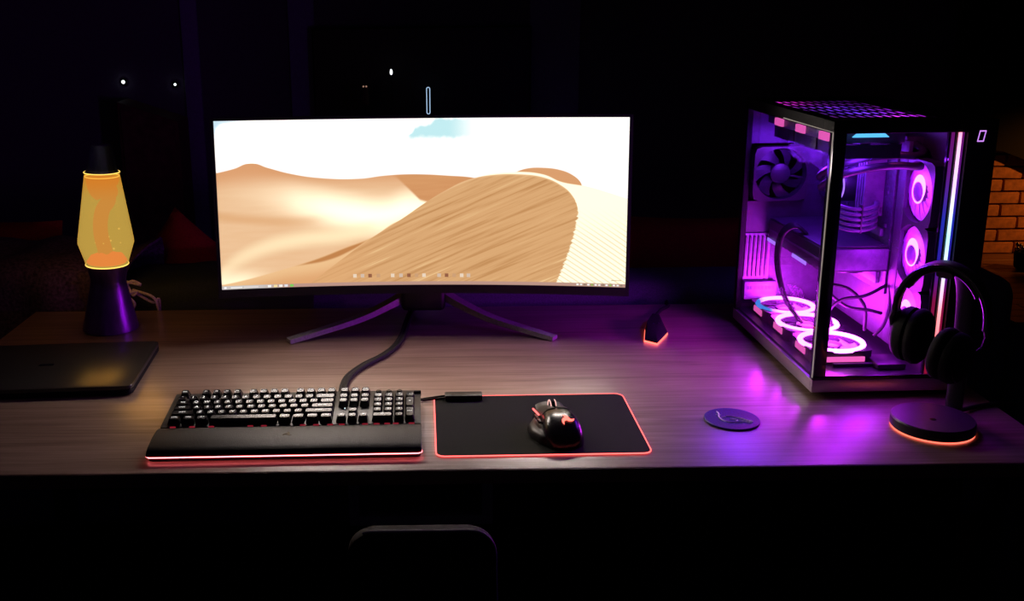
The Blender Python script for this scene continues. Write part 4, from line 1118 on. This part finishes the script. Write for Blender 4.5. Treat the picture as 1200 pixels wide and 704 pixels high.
# graphics card
bm = B(); add_box(bm, .062, .196, .150, .452, .200, .248, .004, 2); gpu = mk('graphics_card', bm, M['fanblk'], pc)
bm = B(); add_box(bm, .064, .194, .155, .445, .2482, .2510, .001); mk('backplate', bm, M['steel'], gpu)
for a, b in ((.375, .450), (.225, .300)):
    bm = B(); add_box(bm, .0595, .0622, a, b, .196, .204, .001, 1); mk('light_bar', bm, M['lilacled'], gpu)
bm = B(); add_box(bm, .063, .192, .1485, .1505, .204, .246, .001); mk('end_plate', bm, M['grey'], gpu)
bm = B(); add_box(bm, .0605, .063, .16, .44, .222, .226); mk('accent_line', bm, M['grey'], gpu)
for yv in (.20, .30, .40):
    bm = B(); add_torus(bm, .042, .003, 28, 6, Matrix.Translation((.128, yv, .199)))
    for i in range(9):
        a = 2*PI*i/9; add_box(bm, .012, .040, -.006, .006, -.001, .001, M=Matrix.Translation((.128, yv, .201)) @ Matrix.Rotation(a, 4, 'Z') @ Matrix.Rotation(.5, 4, 'X'))
    add_lathe(bm, [(.014, -.004), (.014, .003)], 16, Matrix.Translation((.128, yv, .200))); mk('cooling_fan', bm, M['fanblk'], gpu)
# expansion slot slats and the label plate low at the rear
bm = B(); add_box(bm, .008, .070, CD-.014, CD-.010, .105, .212); sl = mk('slot_frame', bm, M['grey'], pc)
for i in range(6):
    bm = B(); add_box(bm, .012+i*.0095, .0165+i*.0095, CD-.018, CD-.014, .112, .206, .0006, 1); mk('slot_slat', bm, M['fanblk'], sl)
bm = B(); add_box(bm, .012, .085, CD-.032, CD-.012, .062, .104, .002); rp = mk('rear_plate', bm, M['grey'], pc)
for i in range(8):
    bm = B(); add_box(bm, .017+i*.0083, .0225+i*.0083, CD-.0328, CD-.0318, .086, .094); mk('plate_notch', bm, M['fanblk'], rp)
# sleeved cables: four strands arching from the card to the floor, a comb of loops by the memory, tangle below the card
for i in range(4):
    bm = B(); d = i*.0062
    add_tube(bm, spline([(.075+d*.3, .262+d, .250), (.055, .272+d, .266+d*.2), (.036, .285+d, .250), (.030, .292+d, .21), (.034, .288+d, .16), (.048, .268+d, .105), (.068, .235+d, .070)], 7), .0034, 7); mk('power_cable', bm, M['cable'], pc)
for i in range(5):
    bm = B(); z = .288+i*.0105
    add_tube(bm, spline([(.196, .235, z), (.170, .175, z-.002), (.130, .145, z-.003), (.100, .150, z), (.086, .185, z+.006), (.10, .23, z+.012)], 7), .0036, 7, sx=1.4); mk('power_cable', bm, M['grey'], pc)
bm = B(); add_box(bm, .126, .130, .139, .152, .280, .336, .001); mk('cable_comb', bm, M['fanblk'], pc)
for pts in ([(.20, .16, .17), (.15, .14, .155), (.11, .15, .145), (.09, .16, .12), (.10, .17, .09)], [(.08, .16, .16), (.12, .15, .13), (.16, .14, .125), (.19, .15, .115)], [(.09, .18, .17), (.13, .17, .16), (.155, .15, .13), (.16, .15, .08)], [(.2, .15, .19), (.195, .13, .14), (.185, .125, .10), (.17, .13, .075)]):
    bm = B(); add_tube(bm, spline(pts, 6), .0034, 7); mk('loose_cable', bm, M['cable'], pc)
bm = B(); add_box(bm, .196, .204, .120, .150, .06, .46, .001); mk('cable_bar', bm, M['steel'], pc)
bm = B(); add_box(bm, .060, .19, .050, .058, .041, .047, .001); add_box(bm, .135, .19, .03, .09, .041, .052, .003); mk('front_clip', bm, M['fanblk'], pc)

# ================================================================== HEADPHONE STAND AND HEADPHONES
HX, HY = .8565, 1.6085
hs = thing('headphone_stand', 'black headphone stand with round red lit base before the computer tower', 'headphone stand', (HX, HY, DZ))
bm = B(); add_lathe(bm, [(.060, .0029), (.066, .0029), (.0675, .0045), (.0675, .019), (.0655, .0215), (.0, .0220)], 56); mk('base', bm, M['black'], hs)
bm = B(); add_lathe(bm, [(.062, .0), (.0662, .0008), (.0668, .0016), (.0662, .0026), (.060, .0028)], 56); o = mk('light_ring', bm, emis('stand_ring', (1.0, .14, .09), 2.4), hs); o['label'] = 'red-orange glowing foot ring'
bm = B(); P = spline([(.060, .048, .018), (.060, .049, .08), (.058, .046, .16), (.050, .038, .23), (.030, .022, .272), (-.006, -.008, .283), (-.02, -.02, .279)], 8)
rings = []
n = len(P)
for i, p in enumerate(P):
    t = (P[min(i+1, n-1)]-P[max(i-1, 0)]).normalized(); s = Vector((.64, -.77, 0)); s = Vector((.77, .64, 0)).cross(Vector((0, 0, 1))).normalized(); q_ = t.cross(s).normalized()
    rings.append([bm.verts.new(p+s*a*.0135+q_*b*.006) for a, b in ((-1, -.6), (-.6, -1), (.6, -1), (1, -.6), (1, .6), (.6, 1), (-.6, 1), (-1, .6))])
for a, b in zip(rings, rings[1:]):
    for j in range(8): bm.faces.new([a[j], a[(j+1) % 8], b[(j+1) % 8], b[j]])
bm.faces.new(rings[0][::-1]); bm.faces.new(rings[-1]); mk('post', bm, M['black'], hs)
bm = B(); add_tube(bm, spline([(.060, .055, .012), (.085, .062, .008), (.11, .078, .005), (.16, .095, .0045), (.20, .09, .0045)], 6), .004, 8); mk('cable', bm, M['cable'], hs)
bm = B(); add_lathe(bm, [(.0055, .0219), (.0055, .0223), (.0, .0223)], 18, Matrix.Translation((-.006, -.012, 0))); mk('power_button', bm, M['gloss'], hs)

hp = thing('headphones', 'black over-ear headphones hanging on the stand before the computer tower', 'headphones', (HX-.011, HY-.006, DZ), -.74)
bpy.context.view_layer.update()
# local x: across the head, y: front/back, z up; band top at .295
def bandpts(R, z0, zs, n=40, a0=-.12, a1=PI+.12): return [(R*math.cos(a0+(a1-a0)*i/n), 0, z0+zs*math.sin(a0+(a1-a0)*i/n)) for i in range(n+1)]
def strap(pts, wd, th):
    bm = B(); rings = []; n = len(pts); P = [Vector(p) for p in pts]
    for i, p in enumerate(P):
        t = (P[min(i+1, n-1)]-P[max(i-1, 0)]).normalized(); s = Vector((0, 1, 0)); q_ = t.cross(s).normalized()
        f = wd(i/(n-1)) if callable(wd) else wd
        rings.append([bm.verts.new(p+s*a*f+q_*b*th) for a, b in ((-1, -.5), (-.8, -1), (.8, -1), (1, -.5), (1, .5), (.8, 1), (-.8, 1), (-1, .5))])
    for a, b in zip(rings, rings[1:]):
        for j in range(8): bm.faces.new([a[j], a[(j+1) % 8], b[(j+1) % 8], b[j]])
    bm.faces.new(rings[0][::-1]); bm.faces.new(rings[-1]); return bm
mk('headband', strap(bandpts(.071, .205, .088), lambda f: .012+.006*math.sin(PI*f), .0045), M['black'], hp)
mk('headband_cushion', strap(bandpts(.0635, .206, .080, a0=.55, a1=PI-.55), .015, .004), M['rest'], hp)
bm = B(); add_tube(bm, [(p[0], -.0145-.0055*math.sin(PI*i/40), p[2]) for i, p in enumerate(bandpts(.0735, .205, .0905))][1:-1], .0007, 5); o = mk('band_edge', bm, mat('polished_edge', (.5, .45, .6), .25, .8), hp); o['label'] = 'thin shiny rim of the headband'
HPI = hp.matrix_basis.inverted()
for sg, cw, ax, roll, yk0 in ((-1, (.822, 1.648, DZ+.158), (-.62, .78, .05), 0, [(-.070, 0, .203), (-.074, 0, .190), (-.074, .004, .176)]),
                              (1, (.846, 1.553, DZ+.150), (.60, -.78, -.18), .55, [(.072, 0, .203), (.076, 0, .185), (.072, 0, .165), (.060, -.002, .150)])):
    mk('slider', strap(yk0, .013, .005), M['black'], hp)
    c = HPI @ Vector(cw); d = (HPI.to_3x3() @ Vector(ax)).normalized()
    T = Matrix.Translation(c) @ d.to_track_quat('Z', 'X').to_matrix().to_4x4() @ Matrix.Rotation(roll, 4, 'Z')
    D = Matrix.Diagonal((1.14, .97, 1, 1))
    # cup: shell along local +z (outwards), cushion inwards
    bm = B(); add_lathe(bm, [(.036, -.004), (.042, 0), (.042, .010), (.036, .020), (.022, .024), (.0, .0245)], 40, T @ D)
    cup = mk('ear_cup', bm, M['matte'], hp, angle=50)
    bm = B(); add_torus(bm, .030, .0135, 40, 12, T @ Matrix.Translation((0, 0, -.013)) @ D); mk('ear_cushion', bm, M['matte'], hp)
    bm = B(); add_lathe(bm, [(.028, -.006), (.0, -.005)], 24, T @ D, caps=False); mk('speaker_cloth', bm, M['matte'], hp)
    bm = B(); add_torus(bm, .034, .0008, 36, 5, T @ Matrix.Translation((0, 0, .0205)) @ D); mk('cup_ring', bm, M['gloss'], cup)
    P0 = T @ Vector((0, 0, .012)); P1 = Vector(yk0[-1])
    bm = B(); add_tube(bm, [P1, P1*.5+P0*.5, P0], .008, 10); mk('swivel_joint', bm, M['black'], hp)
